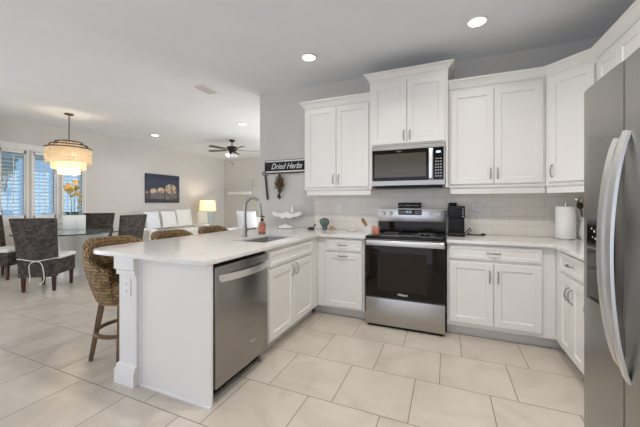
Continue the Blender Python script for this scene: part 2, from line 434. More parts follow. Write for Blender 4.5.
# outdoors by the dining window: eave, lawn, hedge
struct(MB().box(XL-1.5, -3.5, 2.28, XL-.16, 2.5, 2.42, .01), 'trim_eave', 'toe')
struct(MB().box(XL-12, -9, -.2, XL-.16, 9, -.12, 0), 'ground_outside', 'lawn')
for i, (yy, hh) in enumerate([(-3.6, 2.5), (.6, 3.2), (5.0, 2.6)]):
    hb = MB()
    rnd = random.Random(i)
    for k in range(26):
        a = rnd.uniform(0, 2*PI); q = rnd.random()
        hb.ball((XL-6+.7*math.cos(a)*q, yy+.8*math.sin(a)*q, -.1+rnd.uniform(.25, hh)), rnd.uniform(.3, .5), seg=8)
    tag(hb.build('shrub', 'foliage'), 'dark green shrub outside the dining window behind the shutters', 'shrub', 'shrubs outside the dining window')
# shuttered windows
for i, (a, b) in enumerate([w_ for w_ in WIN if w_[0] > -1.0]):
    f = MB()
    xw = XL-.02
    f.box(XL-.13, a-.03, WZ0-.03, XL+.018, a, WZ1+.03, .003).box(XL-.13, b, WZ0-.03, XL+.018, b+.03, WZ1+.03, .003)
    f.box(XL-.13, a, WZ0-.03, XL+.016, b, WZ0, .003).box(XL-.13, a, WZ1, XL+.016, b, WZ1+.03, .003)
    wo = f.build('window_%d' % (i+1), 'trim', solid=False); wo['kind'] = 'structure'
    sf = MB(); s0, s1 = a+.002, b-.002
    for (p, q, r_, t_) in ((s0, s0+.028, WZ0+.002, WZ1-.002), (s1-.028, s1, WZ0+.002, WZ1-.002)): sf.box(XL-.03, p, r_, XL-.002, q, t_, .002)
    sf.box(XL-.03, s0, WZ0+.002, XL-.002, s1, WZ0+.06, .002).box(XL-.03, s0, WZ1-.06, XL-.002, s1, WZ1-.002, .002)
    sf.build('shutter_frame', 'trim', wo)
    lv = MB(); nz_ = 17
    for k in range(nz_):
        zc = WZ0+.09+(WZ1-WZ0-.18)*k/(nz_-1)
        lv.box(-.030, s0+.028, -.005, .030, s1-.028, .005, .003, 1, mt=Matrix.Translation((XL-.02, 0, zc)) @ Matrix.Rotation(math.radians(9), 4, 'Y'))
    tag(lv.build('louvers', 'trim', wo))
    MB().box(XL+.008, (a+b)/2-.006, WZ0+.09, XL+.020, (a+b)/2+.006, WZ1-.09, .002).build('tilt_rod', 'trim', wo)
    MB().box(XL-.105, a, WZ0, XL-.100, b, WZ1, 0).build('pane', 'glass_clear', wo)
for i, yy in enumerate(((-.585-.015+.0275-.0),)): pass

# peninsula knee wall with capped end post
struct(MB().box(-1.365, -2.315, 0, -1.185, -.001, .883, .004), 'wall_peninsula', 'wall' if False else 'trim')
struct(MB().sweep([(-1.365, -.02), (-1.365, -2.315), (-1.185, -2.315)][::1], [(0, 0), (-.02, 0), (-.02, .10), (-.012, .115), (-.012, .13), (0, .14)])
       if False else MB().sweep([(-1.185, -2.315), (-1.365, -2.315), (-1.365, -.02)], [(0, 0), (-.022, 0), (-.022, .095), (-.013, .11), (-.013, .128), (0, .14)]), 'baseboard_peninsula', 'trim')
struct(MB().sweep([(-1.185, -2.315), (-1.365, -2.315), (-1.365, -.02)], [(0, .76), (-.012, .76), (-.012, .79), (-.022, .80), (-.022, .883), (0, .883)]), 'trim_3', 'trim')

# ------------------------------------------------------------------ cabinets
def pull(mb, c, axis, n, L_=.10):
    """bow pull; c = centre on the face, axis = unit along the bar, n = outward"""
    c = Vector(c); a = Vector(axis); n = Vector(n)
    pts = []
    for k in range(13):
        t = -1+2*k/12
        pts.append(c+a*t*L_/2+n*(.004+.024*(1-t*t)**.5 if abs(t) < 1 else .002))
    mb.tube(pts, .005, 8, rr=[.004+.0025*(1-abs(-1+2*k/12)**2) for k in range(13)])
    for s_ in (-1, 1): mb.cyl(c+a*s_*L_/2, c+a*s_*L_/2+n*.008, .007, .005, 10)
def cabinet(name, label, O, U, Nn, W, D, z0, z1, doors=(), drawers=(), panels=(), toe=False, cat='cabinet', group=None, body_mat='white', t0=None):
    """doors: (u0,u1,v0,v1,(hu,hv) or None)   drawers: (u0,u1,v0,v1,hu)"""
    U = Vector(U); Nn = Vector(Nn)
    root = thing(name, (O[0], O[1], 0 if toe else z0), label, cat, group)
    mt = face_mtx((O[0], O[1], 0), U, Nn)
    b = MB(mt)
    if name == 'sink_base_cabinet':
        b.box(0, 0, z0, W, D, .67, .0015).box(0, 0, .67, W, .02, z1, .0015).box(0, D-.02, .67, W, D, z1, .0015).box(0, .02, .67, .02, D-.02, z1, .0015).box(W-.02, .02, .67, W, D-.02, z1, .0015)
    else: b.box(0, 0, z0, W, D, z1, .0015)
    b.build('body', body_mat, root)
    if toe:
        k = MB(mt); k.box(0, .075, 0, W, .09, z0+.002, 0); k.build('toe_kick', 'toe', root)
    for (u0, u1, v0, v1, h) in doors:
        d = MB(mt).shaker(u0, u1, v0, v1).build('door', 'white', root)
        if h:
            c = mt @ Vector((h[0], -.02, h[1])); q = MB(); pull(q, c, (0, 0, 1), Nn); q.build('handle', 'nickel', d)
    for (u0, u1, v0, v1, h) in drawers:
        d = MB(mt).shaker(u0, u1, v0, v1, rail=.03, rec=.005).build('drawer', 'white', root)
        if h is not None:
            for hu in ([h] if not isinstance(h, tuple) else h):
                c = mt @ Vector((hu, -.02, (v0+v1)/2)); q = MB(); pull(q, c, U, Nn); q.build('handle', 'nickel', d)
    return root, mt
CR = [(0, 0), (.004, 0), (.008, .012), (.02, .03), (.034, .052), (.05, .068), (.056, .072), (.056, .085), (0, .085)]
def crown(path, z, s=1.0, name='crown_moulding', parent=None):
    return MB().sweep(path, [(o*s, z+q*s) for o, q in CR]).build(name, 'white', parent)

# base units
cabinet('base_cabinet', 'white base cabinet left of the range with one drawer over one door', (-.5695, -.61), (1, 0, 0), (0, -1, 0), .5395, .60, .105, .882,
        doors=[(.1065, .5175, .125, .71, None)], drawers=[(.1065, .5175, .742, .864, .2995)], toe=True)
# its door has a horizontal pull near the top
o = [q for q in bpy.data.objects if q.name.startswith('base_cabinet')][0]
dr = [c for c in o.children if c.name.startswith('door')][0]
q = MB(); pull(q, (-.27, -.63, .682), (1, 0, 0), (0, -1, 0)); q.build('handle', 'nickel', dr)
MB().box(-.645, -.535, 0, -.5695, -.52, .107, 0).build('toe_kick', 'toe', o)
cabinet('sink_base_cabinet', 'white sink base cabinet beside the dishwasher, blank panel over two doors', (-.57, -1.655), (0, 1, 0), (1, 0, 0), 1.045, .60, .105, .882,
        doors=[(.022, .434, .125, .705, (.395, .64)), (.438, .868, .125, .705, (.477, .64))], drawers=[(.022, .868, .732, .852, None)], toe=True)
cabinet('base_cabinet', 'white base cabinet between range and corner with wide drawer over two doors', (.775, -.61), (1, 0, 0), (0, -1, 0), .845, .60, .105, .882,
        doors=[(.02, .382, .145, .71, (.352, .59)), (.388, .745, .145, .71, (.418, .59))], drawers=[(.02, .745, .742, .866, .385)], toe=True)
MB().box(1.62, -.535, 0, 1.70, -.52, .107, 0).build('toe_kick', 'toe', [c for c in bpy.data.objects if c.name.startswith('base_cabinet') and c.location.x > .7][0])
cabinet('base_cabinet', 'white base cabinet right of the corner with small drawer over two doors', (1.62, -.612), (0, -1, 0), (-1, 0, 0), .64, .60, .105, .882,
        doors=[(.145, .385, .125, .70, (.355, .585)), (.389, .62, .125, .70, (.42, .585))], drawers=[(.145, .62, .73, .868, .385)], toe=True)
cabinet('base_cabinet', 'white base cabinet half hidden beside the refrigerator', (1.62, -1.255), (0, -1, 0), (-1, 0, 0), .65, .60, .105, .882,
        doors=[(.02, .63, .125, .70, (.06, .585))], drawers=[(.02, .63, .73, .868, .325)], toe=True)
# peninsula end panel
pe = thing('end_panel', (-.88, -2.27, 0), 'plain white end panel closing the peninsula beside the dishwasher', 'panel')
MB().box(-1.185, -2.285, 0, -.555, -2.267, .883, .001).build('panel', 'white', pe)
MB().sweep([(-.555, -2.285), (-1.185, -2.285)], [(0, 0), (-.012, 0), (-.012, .012), (-.004, .018), (0, .018)]).build('shoe_moulding', 'trim', pe)
MB().box(-1.19, -2.292, 0, -1.172, -2.27, .883, .003).build('scribe_strip', 'trim', pe)

# wall units
def light_rail(root, pts, z0=1.352, z1=1.418):
    MB().sweep(pts, [(-.035, z0), (-.014, z0), (-.014, z1-.014), (-.006, z1-.006), (-.006, z1), (-.035, z1)]).build('light_rail', 'white', root)
r, mt = cabinet('wall_cabinet', 'tall white two-door wall cabinet left of the microwave', (-.872, -.33), (1, 0, 0), (0, -1, 0), .842, .33, 1.418, 2.44,
        doors=[(.03, .424, 1.45, 2.405, (.392, 1.545)), (.430, .822, 1.45, 2.405, (.462, 1.545))])
crown([(-.872, 0), (-.872, -.335), (-.03, -.335)], 2.435, .85, parent=r) if False else MB().sweep([(-.872, -.001), (-.872, -.335), (-.028, -.335)], [(o_*.95, 2.43+q_*.95) for o_, q_ in CR]).build('crown_moulding', 'white', r)
light_rail(r, [(-.865, -.005), (-.865, -.325), (-.03, -.325)])
r, mt = cabinet('wall_cabinet', 'raised white two-door wall cabinet above the microwave', (-.022, -.40), (1, 0, 0), (0, -1, 0), .806, .40, 1.885, 2.63,
        doors=[(.03, .40, 1.90, 2.568, (.372, 1.985)), (.406, .776, 1.90, 2.568, (.434, 1.985))])
MB().sweep([(-.022, -.001), (-.022, -.405), (.784, -.405), (.784, -.001)], [(o_*1.05, 2.625+q_*.73) for o_, q_ in CR]).build('crown_moulding', 'white', r)
MB().box(-.022, -.40, 1.42, 0, 0, 1.884, .001).build('side_panel', 'white', r); MB().box(.762, -.40, 1.42, .784, 0, 1.884, .001).build('side_panel', 'white', r)
r, mt = cabinet('wall_cabinet', 'tall white two-door wall cabinet right of the microwave', (.788, -.33), (1, 0, 0), (0, -1, 0), .83, .33, 1.418, 2.44,
        doors=[(.022, .407, 1.45, 2.385, (.38, 1.55)), (.414, .808, 1.45, 2.385, (.44, 1.55))])
light_rail(r, [(.792, -.005), (.792, -.325), (1.62, -.325)])
# diagonal corner unit
dc = thing('corner_wall_cabinet', (1.93, -.3, 1.418), 'white diagonal corner wall cabinet with a single door', 'cabinet')
MB().prism([(1.62, -.001), (1.62, -.33), (1.90, -.61), (XR-.001, -.61), (XR-.001, -.001)], 1.418, 2.44, .001).build('body', 'white', dc)
s2 = .7071
md = face_mtx((1.62, -.33, 0), (s2, -s2, 0), (-s2, -s2, 0)); Wd = .396
d = MB(md).shaker(.035, Wd-.02, 1.45, 2.395).build('door', 'white', dc)
c = md @ Vector((.066, -.02, 1.55)); q = MB(); pull(q, c, (0, 0, 1), (-s2, -s2, 0), .11); q.build('handle', 'nickel', d)
MB().sweep([(1.62, -.325), (1.895, -.60)], [(-.035, 1.352), (-.014, 1.352), (-.014, 1.404), (-.006, 1.412), (-.006, 1.418), (-.035, 1.418)]).build('light_rail', 'white', dc)
r, mt = cabinet('wall_cabinet', 'white wall cabinet on the right wall beside the corner unit', (1.90, -.612), (0, -1, 0), (-1, 0, 0), .655, .328, 1.418, 2.44,
        doors=[(.03, .325, 1.45, 2.395, (.295, 1.55)), (.331, .635, 1.45, 2.395, (.36, 1.55))])
light_rail(r, [(1.90, -.612), (1.90, -1.267)])
r, mt = cabinet('wall_cabinet', 'white wall cabinet furthest right, next to the refrigerator', (1.90, -1.269), (0, -1, 0), (-1, 0, 0), .65, .328, 1.418, 2.44,
        doors=[(.02, .322, 1.45, 2.395, (.29, 1.55)), (.328, .63, 1.45, 2.395, (.36, 1.55))])
r, mt = cabinet('wall_cabinet', 'white wall cabinet above the refrigerator', (1.75, -1.925), (0, -1, 0), (-1, 0, 0), .93, .478, 1.84, 2.44,
        doors=[(.02, .46, 1.87, 2.395, (.43, 1.97)), (.466, .91, 1.87, 2.395, (.5, 1.97))])
tr4 = MB().sweep([(.788, -.335), (1.622, -.335), (1.905-.007, -.612), (1.898, -1.92)], [(o_*.95, 2.43+q_*.95) for o_, q_ in CR])
struct(tr4, 'trim_4', 'white', 'white crown moulding running over the right-hand wall cabinets')

# countertops
ct = [(-1.745, -.001), (-1.745, -2.14), (-1.73, -2.225), (-1.69, -2.295), (-1.625, -2.335), (-1.56, -2.345), (-.54, -2.345), (-.54, -.655), (-.008, -.655), (-.008, -.012), (-.876, -.012), (-.878, -.001)]
SK = (-1.06, -1.50, -.69, -.86)
hole = [(SK[0], SK[1]), (SK[2], SK[1]), (SK[2], SK[3]), (SK[0], SK[3])]
tag(MB().prism(ct, .884, .914, .004, holes=[hole]).build('countertop', 'quartz'), 'white quartz countertop over the peninsula and sink, left of the range', 'countertop')
ct = [(.77, -.012), (.77, -.655), (1.585, -.655), (1.585, -1.915), (XR-.012, -1.915), (XR-.012, -.012)]
tag(MB().prism(ct, .884, .914, .004).build('countertop', 'quartz'), 'white quartz countertop turning the corner right of the range', 'countertop')
# undermount sink
sk = thing('kitchen_sink', (-.875, -1.18, .69), 'stainless steel undermount sink set in the peninsula countertop', 'sink')
x0, y0, x1, y1 = SK[0]-.006, SK[1]-.006, SK[2]+.006, SK[3]+.006
tb = MB()
b_ = bmesh.new()
def rr(x0, y0, x1, y1, r, z):
    out = []
    for cx_, cy_, a0 in ((x1-r, y1-r, 0), (x0+r, y1-r, 90), (x0+r, y0+r, 180), (x1-r, y0+r, 270)):
        for k in range(5):
            a = math.radians(a0+k*22.5); out.append(b_.verts.new((cx_+r*math.cos(a), cy_+r*math.sin(a), z)))
    return out
R = [rr(x0-.02, y0-.02, x1+.02, y1+.02, .03, .8825), rr(x0, y0, x1, y1, .02, .8825), rr(x0+.008, y0+.008, x1-.008, y1-.008, .03, .73), rr(x0+.03, y0+.03, x1-.03, y1-.03, .03, .70),
     rr(x0+.027, y0+.027, x1-.027, y1-.027, .03, .693), rr(x0-.004, y0-.004, x1+.004, y1+.004, .02, .73), rr(x0-.02, y0-.02, x1+.02, y1+.02, .03, .8795)]
for i_, (A, B) in enumerate(zip(R, R[1:])):
    if i_ == 3: b_.faces.new(A); b_.faces.new(B); continue
    for k in range(20): b_.faces.new((A[k], A[(k+1) % 20], B[(k+1) % 20], B[k]))
tb._add(b_); tb.build('basin', 'steel_sink', sk)
MB().lathe([(.0, .701), (.03, .701), (.043, .704), (.045, .7005)], (-.875, -1.18, 0), 24).build('drain', 'chrome', sk)
# faucet
fx_, fy_ = -1.125, -1.20
fa = thing('kitchen_faucet', (fx_, fy_, .914), 'brushed nickel gooseneck pull-down faucet behind the sink', 'faucet')
MB().lathe([(0, 0), (.029, 0), (.029, .006), (.024, .012), (.023, .09), (.021, .12), (.018, .135), (0, .135)], (fx_, fy_, .914), 24).build('base', 'nickel', fa)
pts = [(fx_, fy_, 1.04), (fx_, fy_, 1.12), (fx_, fy_, 1.20)]
ra = .092
for k in range(1, 13):
    a = PI-k*PI*1.02/12; pts.append((fx_+ra+ra*math.cos(a), fy_, 1.215+ra*math.sin(a)))
MB().tube(pts, .0155, 14).build('spout', 'nickel', fa)
e = Vector(pts[-1])
hd = MB().cyl(e, e+Vector((.006, 0, -.05)), .0145, .017, 16).cyl(e+Vector((.006, 0, -.05)), e+Vector((.009, 0, -.085)), .017, .0155, 16).build('spray_head', 'nickel', fa)
MB().cyl(e+Vector((.009, 0, -.085)), e+Vector((.0095, 0, -.093)), .0145, .013, 16).build('nozzle', 'black_plastic', hd)
MB().cyl((fx_, fy_, .985), (fx_, fy_+.032, .985), .014, .013, 14).tube([(fx_, fy_+.03, .985), (fx_+.03, fy_+.06, .99), (fx_+.075, fy_+.09, .992)], .0055, 8).build('lever', 'black_metal', fa)

# ------------------------------------------------------------------ range
rg = thing('electric_range', (.381, -.35, 0), 'stainless steel electric range with black glass cooktop', 'range')
MB().box(.004, -.655, .02, .758, -.015, .90, .003).build('body', 'steel', rg)
MB().box(0, -.69, .893, .762, -.06, .922, .004, 2).build('cooktop', 'black_glass', rg)
for (a, b, r_) in ((.19, -.50, .105), (.57, -.50, .09), (.19, -.24, .075), (.57, -.24, .095)):
    MB().lathe([(r_, .9222), (r_, .9226), (r_-.004, .9226), (r_-.004, .9222)], (a, b, 0), 40).build('burner_ring', 'text_grey', rg)
bgd = MB().box(0, -.085, 1.035, .762, -.012, 1.195, .006, 2).build('backguard', 'steel_light', rg)
MB().box(0.002, -.078, .921, .76, -.014, 1.035, .003).build('backguard_base', 'black_glass', rg)
MB().box(.243, -.089, 1.118, .508, -.084, 1.182, .002).build('display', 'black_glass', bgd)
dg = MB()
for k, ux in enumerate((.335, .352, .372, .389)):
    for (du, dz, wv, hv) in ((0, .011, .010, .0025), (0, -.0, .010, .0025), (0, -.011, .010, .0025), (-.0045, .0055, .0025, .010), (.0045, -.0055, .0025, .010)):
        dg.box(ux+du-wv/2, -.0902, 1.153+dz-hv/2, ux+du+wv/2, -.0889, 1.153+dz+hv/2, 0)
dg.build('clock_digits', 'lcd', bgd)
for u0_ in (.253, .43):
    bt = MB()
    for k in range(5):
        for j in range(2): bt.box(u0_+k*.014, -.0902, 1.135+j*.02, u0_+.009+k*.014, -.0889, 1.145+j*.02, 0)
    bt.build('touch_keys', 'text_grey', bgd)
for kx in (.062, .15, .605, .69):
    kb = MB().cyl((kx, -.085, 1.135), (kx, -.105, 1.135), .026, .024, 24, .003).cyl((kx, -.105, 1.135), (kx, -.118, 1.135), .021, .019, 24, .003).build('knob', 'steel', rg)
    MB().box(kx-.002, -.1195, 1.135, kx+.002, -.117, 1.152, 0).build('pointer', 'black_plastic', kb)
dor = MB().box(.004, -.692, .308, .758, -.655, .885, .005, 2).build('oven_door', 'black_glass', rg)
MB().box(.125, -.6945, .375, .60, -.6915, .76, .004).build('oven_window', 'oven_glass', dor)
hn = MB().box(.006, -.712, .828, .756, -.690, .884, .009, 3).build('door_handle', 'steel_light', dor)
text_mb('Whirlpool', .03, text_on((.372, -.693, .352), (1, 0, 0), (0, -1, 0)), shear=.15, bold=.0006, width=.095, depth=.0008).build('logo', 'text_white', dor)
MB().box(.004, -.692, .03, .758, -.655, .300, .006, 2).build('storage_drawer', 'steel', rg)
MB().box(.02, -.66, 0, .742, -.05, .03, .002).build('plinth', 'black_plastic', rg)

# ------------------------------------------------------------------ microwave
mw = thing('microwave', (.381, -.2, 1.44), 'stainless over-the-range microwave with black glass door', 'microwave')
MB().box(.003, -.385, 1.445, .759, -.012, 1.883, .003).build('body', 'steel', mw)
dd = MB().box(.003, -.42, 1.832, .759, -.386, 1.880, .004).box(.003, -.42, 1.445, .759, -.386, 1.502, .004).box(.742, -.42, 1.50, .759, -.386, 1.834, .002).box(.003, -.42, 1.50, .012, -.386, 1.834, .002).build('front_frame', 'steel', mw)
dg_ = MB().box(.012, -.424, 1.502, .60, -.39, 1.832, .003).build('door', 'black_glass', mw)
MB().box(.035, -.4255, 1.535, .575, -.4235, 1.79, .003).build('door_window', 'mw_glass', dg_)
MB().box(.602, -.447, 1.512, .640, -.432, 1.826, .006, 3).box(.612, -.436, 1.53, .630, -.418, 1.55, .002).box(.612, -.436, 1.79, .630, -.418, 1.81, .002).build('handle', 'steel_handle', dg_)
cp = MB().box(.645, -.424, 1.502, .742, -.39, 1.832, .003).build('control_panel', 'black_glass', mw)
MB().box(.672, -.4252, 1.775, .715, -.4238, 1.795, 0).build('display', 'lcd', cp)
kk = MB()
for j in range(7):
    for i in range(3): kk.box(.664+i*.023, -.4252, 1.53+j*.03, .677+i*.023, -.4238, 1.542+j*.03, 0)
kk.build('keypad', 'text_grey', cp)
MB().box(.03, -.38, 1.425, .73, -.06, 1.446, .003).build('vent_grille', 'black_plastic', mw)
text_mb('Whirlpool', .02, text_on((.30, -.4245, 1.812), (1, 0, 0), (0, -1, 0)), shear=.15, width=.05, depth=.0006).build('logo', 'text_grey', dg_)

# ------------------------------------------------------------------ dishwasher
dw = thing('dishwasher', (-.86, -1.96, 0), 'stainless steel dishwasher with curved bar handle', 'dishwasher')
MB().box(-1.15, -2.255, .09, -.585, -1.665, .872, .002).build('tub', 'black_plastic', dw)
MB().box(-1.10, -2.25, 0, -.64, -1.67, .09, 0).build('kick_plate', 'black_plastic', dw)
dp = MB().box(-.585, -2.252, .095, -.548, -1.667, .858, .006, 2).build('door', 'steel_y', dw)
pts = []; hb = MB()
tb_ = bmesh.new(); n_ = 17; vr = []
for k in range(n_):
    t = -1+2*k/(n_-1); yy = -1.945+t*.275; bw = .048*(1-t*t)+.004
    zc = .785
    vr.append([tb_.verts.new((-.546+bw+a, yy, zc+b)) for a, b in ((0, -.019), (.012, -.023), (.016, 0), (.012, .023), (0, .019))])
for A, B in zip(vr, vr[1:]):
    for k in range(5): tb_.faces.new((A[k], A[(k+1) % 5], B[(k+1) % 5], B[k]))
tb_.faces.new(vr[0]); tb_.faces.new(vr[-1][::-1])
hb._add(tb_); hb.box(-.549, -2.225, .768, -.535, -2.20, .803, .003).box(-.549, -1.69, .768, -.535, -1.665, .803, .003)
hb.build('handle', 'steel_handle', dp)
text_mb('Whirlpool', .02, text_on((-.5472, -1.87, .245), (0, 1, 0), (1, 0, 0)), shear=.15, width=.06, depth=.0006).build('logo', 'text_white', dp)
MB().cyl((-.60, -1.70, 0), (-.60, -1.70, .10), .012, .012, 10).build('leveling_foot', 'nickel', dw)

# ------------------------------------------------------------------ refrigerator
fr = thing('refrigerator', (1.79, -2.40, 0), 'tall stainless side-by-side refrigerator with water and ice dispenser', 'refrigerator')
MB().box(1.43, -2.852, .02, 2.21, -1.942, 1.765, .004).build('body', 'steel_fridge', fr)
def fdoor(ya, yb):
    n_ = 8; poly = [(1.425, ya), (1.425, yb)]
    for k in range(n_+1):
        t = k/n_; yy = yb+(ya-yb)*t
        poly.append((1.358-.005*(1-(2*t-1)**4), yy))
    return MB().prism(poly, .065, 1.778, .004)
# dispenser recess cut out of the freezer door: built as four slabs around it
ld = MB()
ya, yb = -2.2795, -1.940
def slab(ya_, yb_, z0, z1, mb):
    mb.box(1.356, ya_, z0, 1.425, yb_, z1, .0008)
ld = fdoor(ya, yb).build('freezer_door', 'steel_fridge', fr)
rd = fdoor(-2.855, -2.2845).build('refrigerator_door', 'steel_fridge', fr)
MB().box(1.362, -2.2845, .065, 1.43, -2.2795, 1.776, 0).build('door_gasket', 'gasket', fr)
dsp = MB().box(1.346, -2.225, .84, 1.357, -2.005, 1.195, .003).build('dispenser', 'black_glass', fr)
MB().box(1.3445, -2.215, 1.075, 1.3465, -2.015, 1.185, .001).build('dispenser_controls', 'black_glass', dsp)
for (a, b, s_) in ((-2.06, 1.15, .007), (-2.085, 1.14, .009), (-2.11, 1.15, .007), (-2.15, 1.145, .008), (-2.07, 1.115, .006), (-2.095, 1.11, .008), (-2.13, 1.12, .006)):
    MB().box(1.3432, a-s_/2, b-s_/2, 1.3448, a+s_/2, b+s_/2, 0).build('icon', 'text_white', dsp)
MB().box(1.340, -2.215, 1.066, 1.347, -2.012, 1.072, .001).box(1.335, -2.20, .843, 1.347, -2.03, .85, .001).build('dispenser_ledge', 'nickel', dsp)
def fhandle(yc, za, zb, par):
    h = MB(); tb_ = bmesh.new(); n_ = 25; vr = []
    for k in range(n_):
        t = -1+2*k/(n_-1); z_ = (za+zb)/2+t*(za-zb)/2; bw = .050*(1-t*t)**.8 if abs(t) < 1 else 0
        xx = 1.357-bw
        vr.append([tb_.verts.new((xx+a, yc+b, z_+b*.25)) for a, b in ((.002, -.020), (-.008, -.019), (-.009, 0), (-.008, .019), (.002, .020))])
    for A, B in zip(vr, vr[1:]):
        for k in range(5): tb_.faces.new((A[k], A[(k+1) % 5], B[(k+1) % 5], B[k]))
    tb_.faces.new(vr[0]); tb_.faces.new(vr[-1][::-1]); h._add(tb_)
    h.build('handle', 'steel_handle', par)
fhandle(-2.246, 1.50, .665, ld); fhandle(-2.312, 1.515, .635, rd)
MB().box(1.45, -2.84, 0, 2.18, -1.95, .065, .002).build('base_grille', 'black_plastic', fr)
MB().box(1.40, -1.99, 1.766, 1.47, -1.95, 1.80, .004).box(1.40, -2.84, 1.766, 1.47, -2.80, 1.80, .004).build('hinge_cover', 'text_grey', fr)

# ------------------------------------------------------------------ outlets and switches
def outlet(o, u, n, label, h=.115, w_=.07):
    r = thing('wall_outlet', (o[0], o[1], o[2]-h/2), label, 'outlet')
    mt = face_mtx(o, u, n)
    p = MB(mt).box(-w_/2, -.006, -h/2, w_/2, 0, h/2, .002).build('cover_plate', 'plastic_white', r)
    for s_ in (-1, 1): MB(mt).box(-.016, -.0085, s_*.026-.014, .016, -.005, s_*.026+.014, .003).build('receptacle', 'shell_white', p)
    sl = MB(mt)
    for s_ in (-1, 1):
        for q in (-.006, .006): sl.box(q-.001, -.0092, s_*.026-.005, q+.001, -.008, s_*.026+.005, 0)
    sl.build('slots', 'black_plastic', p)
outlet((-.517, -.0095, 1.20), (1, 0, 0), (0, -1, 0), 'white outlet on the backsplash left of the range')
outlet((1.08, -.0095, 1.195), (1, 0, 0), (0, -1, 0), 'white outlet on the backsplash right of the range', .12, .11)
outlet((-1.275, -2.3155, .675), (1, 0, 0), (0, -1, 0), 'white outlet on the peninsula end post below the counter', .125, .075)

# ------------------------------------------------------------------ ceiling fixtures
for i, (x, y) in enumerate(CANS):
    lab = ['recessed ceiling light left of the fan, above the sofa side', 'recessed ceiling light just right of and nearer than the ceiling fan', 'recessed ceiling light in front of the left wall cabinets',
           'large recessed ceiling light above the floor before the right wall cabinets', 'unseen recessed light added as fill over the sink side of the kitchen aisle', 'unseen recessed light added as fill near the refrigerator',
           'recessed ceiling light by the sliding door behind the photographer', 'unseen recessed light added as fill behind the bar stools', 'unseen recessed light added as fill at the near end of the dining area',
           'recessed ceiling light in the far left living room corner', 'recessed ceiling light in the far living room, right side'][i]
    if i in (4, 5, 6, 7, 8, 9, 10) and i in (9, 10): continue
    t = thing('recessed_light', (x, y, H-.012), lab, 'ceiling light', 'recessed ceiling lights')
    MB().lathe([(.070, -.001), (.088, -.001), (.090, .004), (.086, .011), (.070, .011), (.066, .006)], (x, y, H-.012), 32).build('trim_ring', 'plastic_white', t)
    MB().lathe([(0, .004), (.068, .004), (.069, .010), (0, .010)], (x, y, H-.012), 32).build('lens', 'can_lens', t)
    a = area('can_beam', (x, y, H-.02), (0, 0, 0), .13, .13, (.8 if y > -1 else 12.5 if y > -2 else 8) if x > -2 else 6, (1, .955, .91), 'DISK', math.radians(150)); 
vt = thing('ceiling_vent', (-2.345, -.48, H-.012), 'white slatted air vent in the ceiling', 'vent')
vm = Matrix.Translation((-2.345, -.48, H))
MB(vm).box(-.10, -.18, -.01, .10, -.155, 0, .002).box(-.10, .155, -.01, .10, .18, 0, .002).box(-.10, -.16, -.01, -.08, .16, 0, .002).box(.08, -.16, -.01, .10, .16, 0, .002).build('frame', 'plastic_white', vt)
sl = MB(vm)
for k in range(13): sl.box(-.08, -.004, -.006, .08, .004, .006, 0, mt=Matrix.Translation((0, -.145+k*.0242, -.006)) @ Matrix.Rotation(.7, 4, 'X'))
sl.build('slats', 'toe', vt)

# chandelier
CX, CY_ = -5.465, -.545
ch = thing('chandelier', (CX, CY_, 1.78), 'tiered capiz shell chandelier glowing over the dining table', 'chandelier')
MB().lathe([(0, 0), (.07, 0), (.068, -.018), (.02, -.03), (0, -.03)], (CX, CY_, H), 24).build('canopy', 'bronze', ch)
MB().cyl((CX, CY_, 2.35), (CX, CY_, H-.02), .008, .008, 10).build('rod', 'bronze', ch)
def ring(mb, r_, z, t=.012, hgt=.022): mb.lathe([(r_-t, z), (r_, z), (r_, z+hgt), (r_-t, z+hgt), (r_-t, z)], (CX, CY_, 0), 40)
rb = MB(); ring(rb, .335, 2.225, .012, .018); ring(rb, .275, 2.28, .012, .018); ring(rb, .20, 2.335, .012, .018)
for k in range(4):
    a = k*PI/2+.4; c_, s_ = math.cos(a), math.sin(a)
    rb.tube([(CX+.195*c_, CY_+.195*s_, 2.343), (CX+.27*c_, CY_+.27*s_, 2.29), (CX+.33*c_, CY_+.33*s_, 2.232)], .006, 6)
    rb.tube([(CX, CY_, 2.36), (CX+.195*c_, CY_+.195*s_, 2.343)], .006, 6)
rb.build('frame', 'bronze', ch)
def shells(r_, z0, z1, seed):
    rn = random.Random(seed); mb = MB(); n = int(2*PI*r_/.044); rows = max(2, round((z1-z0)/.047))
    tb_ = bmesh.new()
    for i in range(n):
        a = 2*PI*i/n
        for j in range(rows):
            zc = z1-(j+.5)*(z1-z0)/rows; yaw = a+rn.uniform(-.35, .35); rad = .0255
            cx_, cy_ = CX+r_*math.cos(a), CY_+r_*math.sin(a)
            t_ = Vector((-math.sin(yaw), math.cos(yaw), 0)); up_ = Vector((0, 0, 1)); nn = t_.cross(up_)
            f_ = []
            for sgn in (-1, 1):
                f_.append([tb_.verts.new(Vector((cx_, cy_, zc))+nn*sgn*.0007+t_*rad*math.cos(q*PI/4+.39)+up_*rad*math.sin(q*PI/4+.39)) for q in range(8)])
            tb_.faces.new(f_[0][::-1]); tb_.faces.new(f_[1])
            for q in range(8): tb_.faces.new((f_[0][q], f_[0][(q+1) % 8], f_[1][(q+1) % 8], f_[1][q]))
    mb._add(tb_); return mb
shells(.326, 1.97, 2.225, 1).build('shell_tier', 'shell', ch)
shells(.245, 1.865, 2.28, 2).build('shell_tier', 'shell', ch)
shells(.155, 1.765, 2.335, 3).build('shell_tier', 'shell', ch)
for k in range(4):
    a = k*PI/2; p = (CX+.09*math.cos(a), CY_+.09*math.sin(a), 2.08)
    MB().ball(p, .028, (1, 1, 1.3)).cyl((p[0], p[1], 2.11), (p[0], p[1], 2.16), .012, .012, 8).build('bulb', 'bulb', ch)
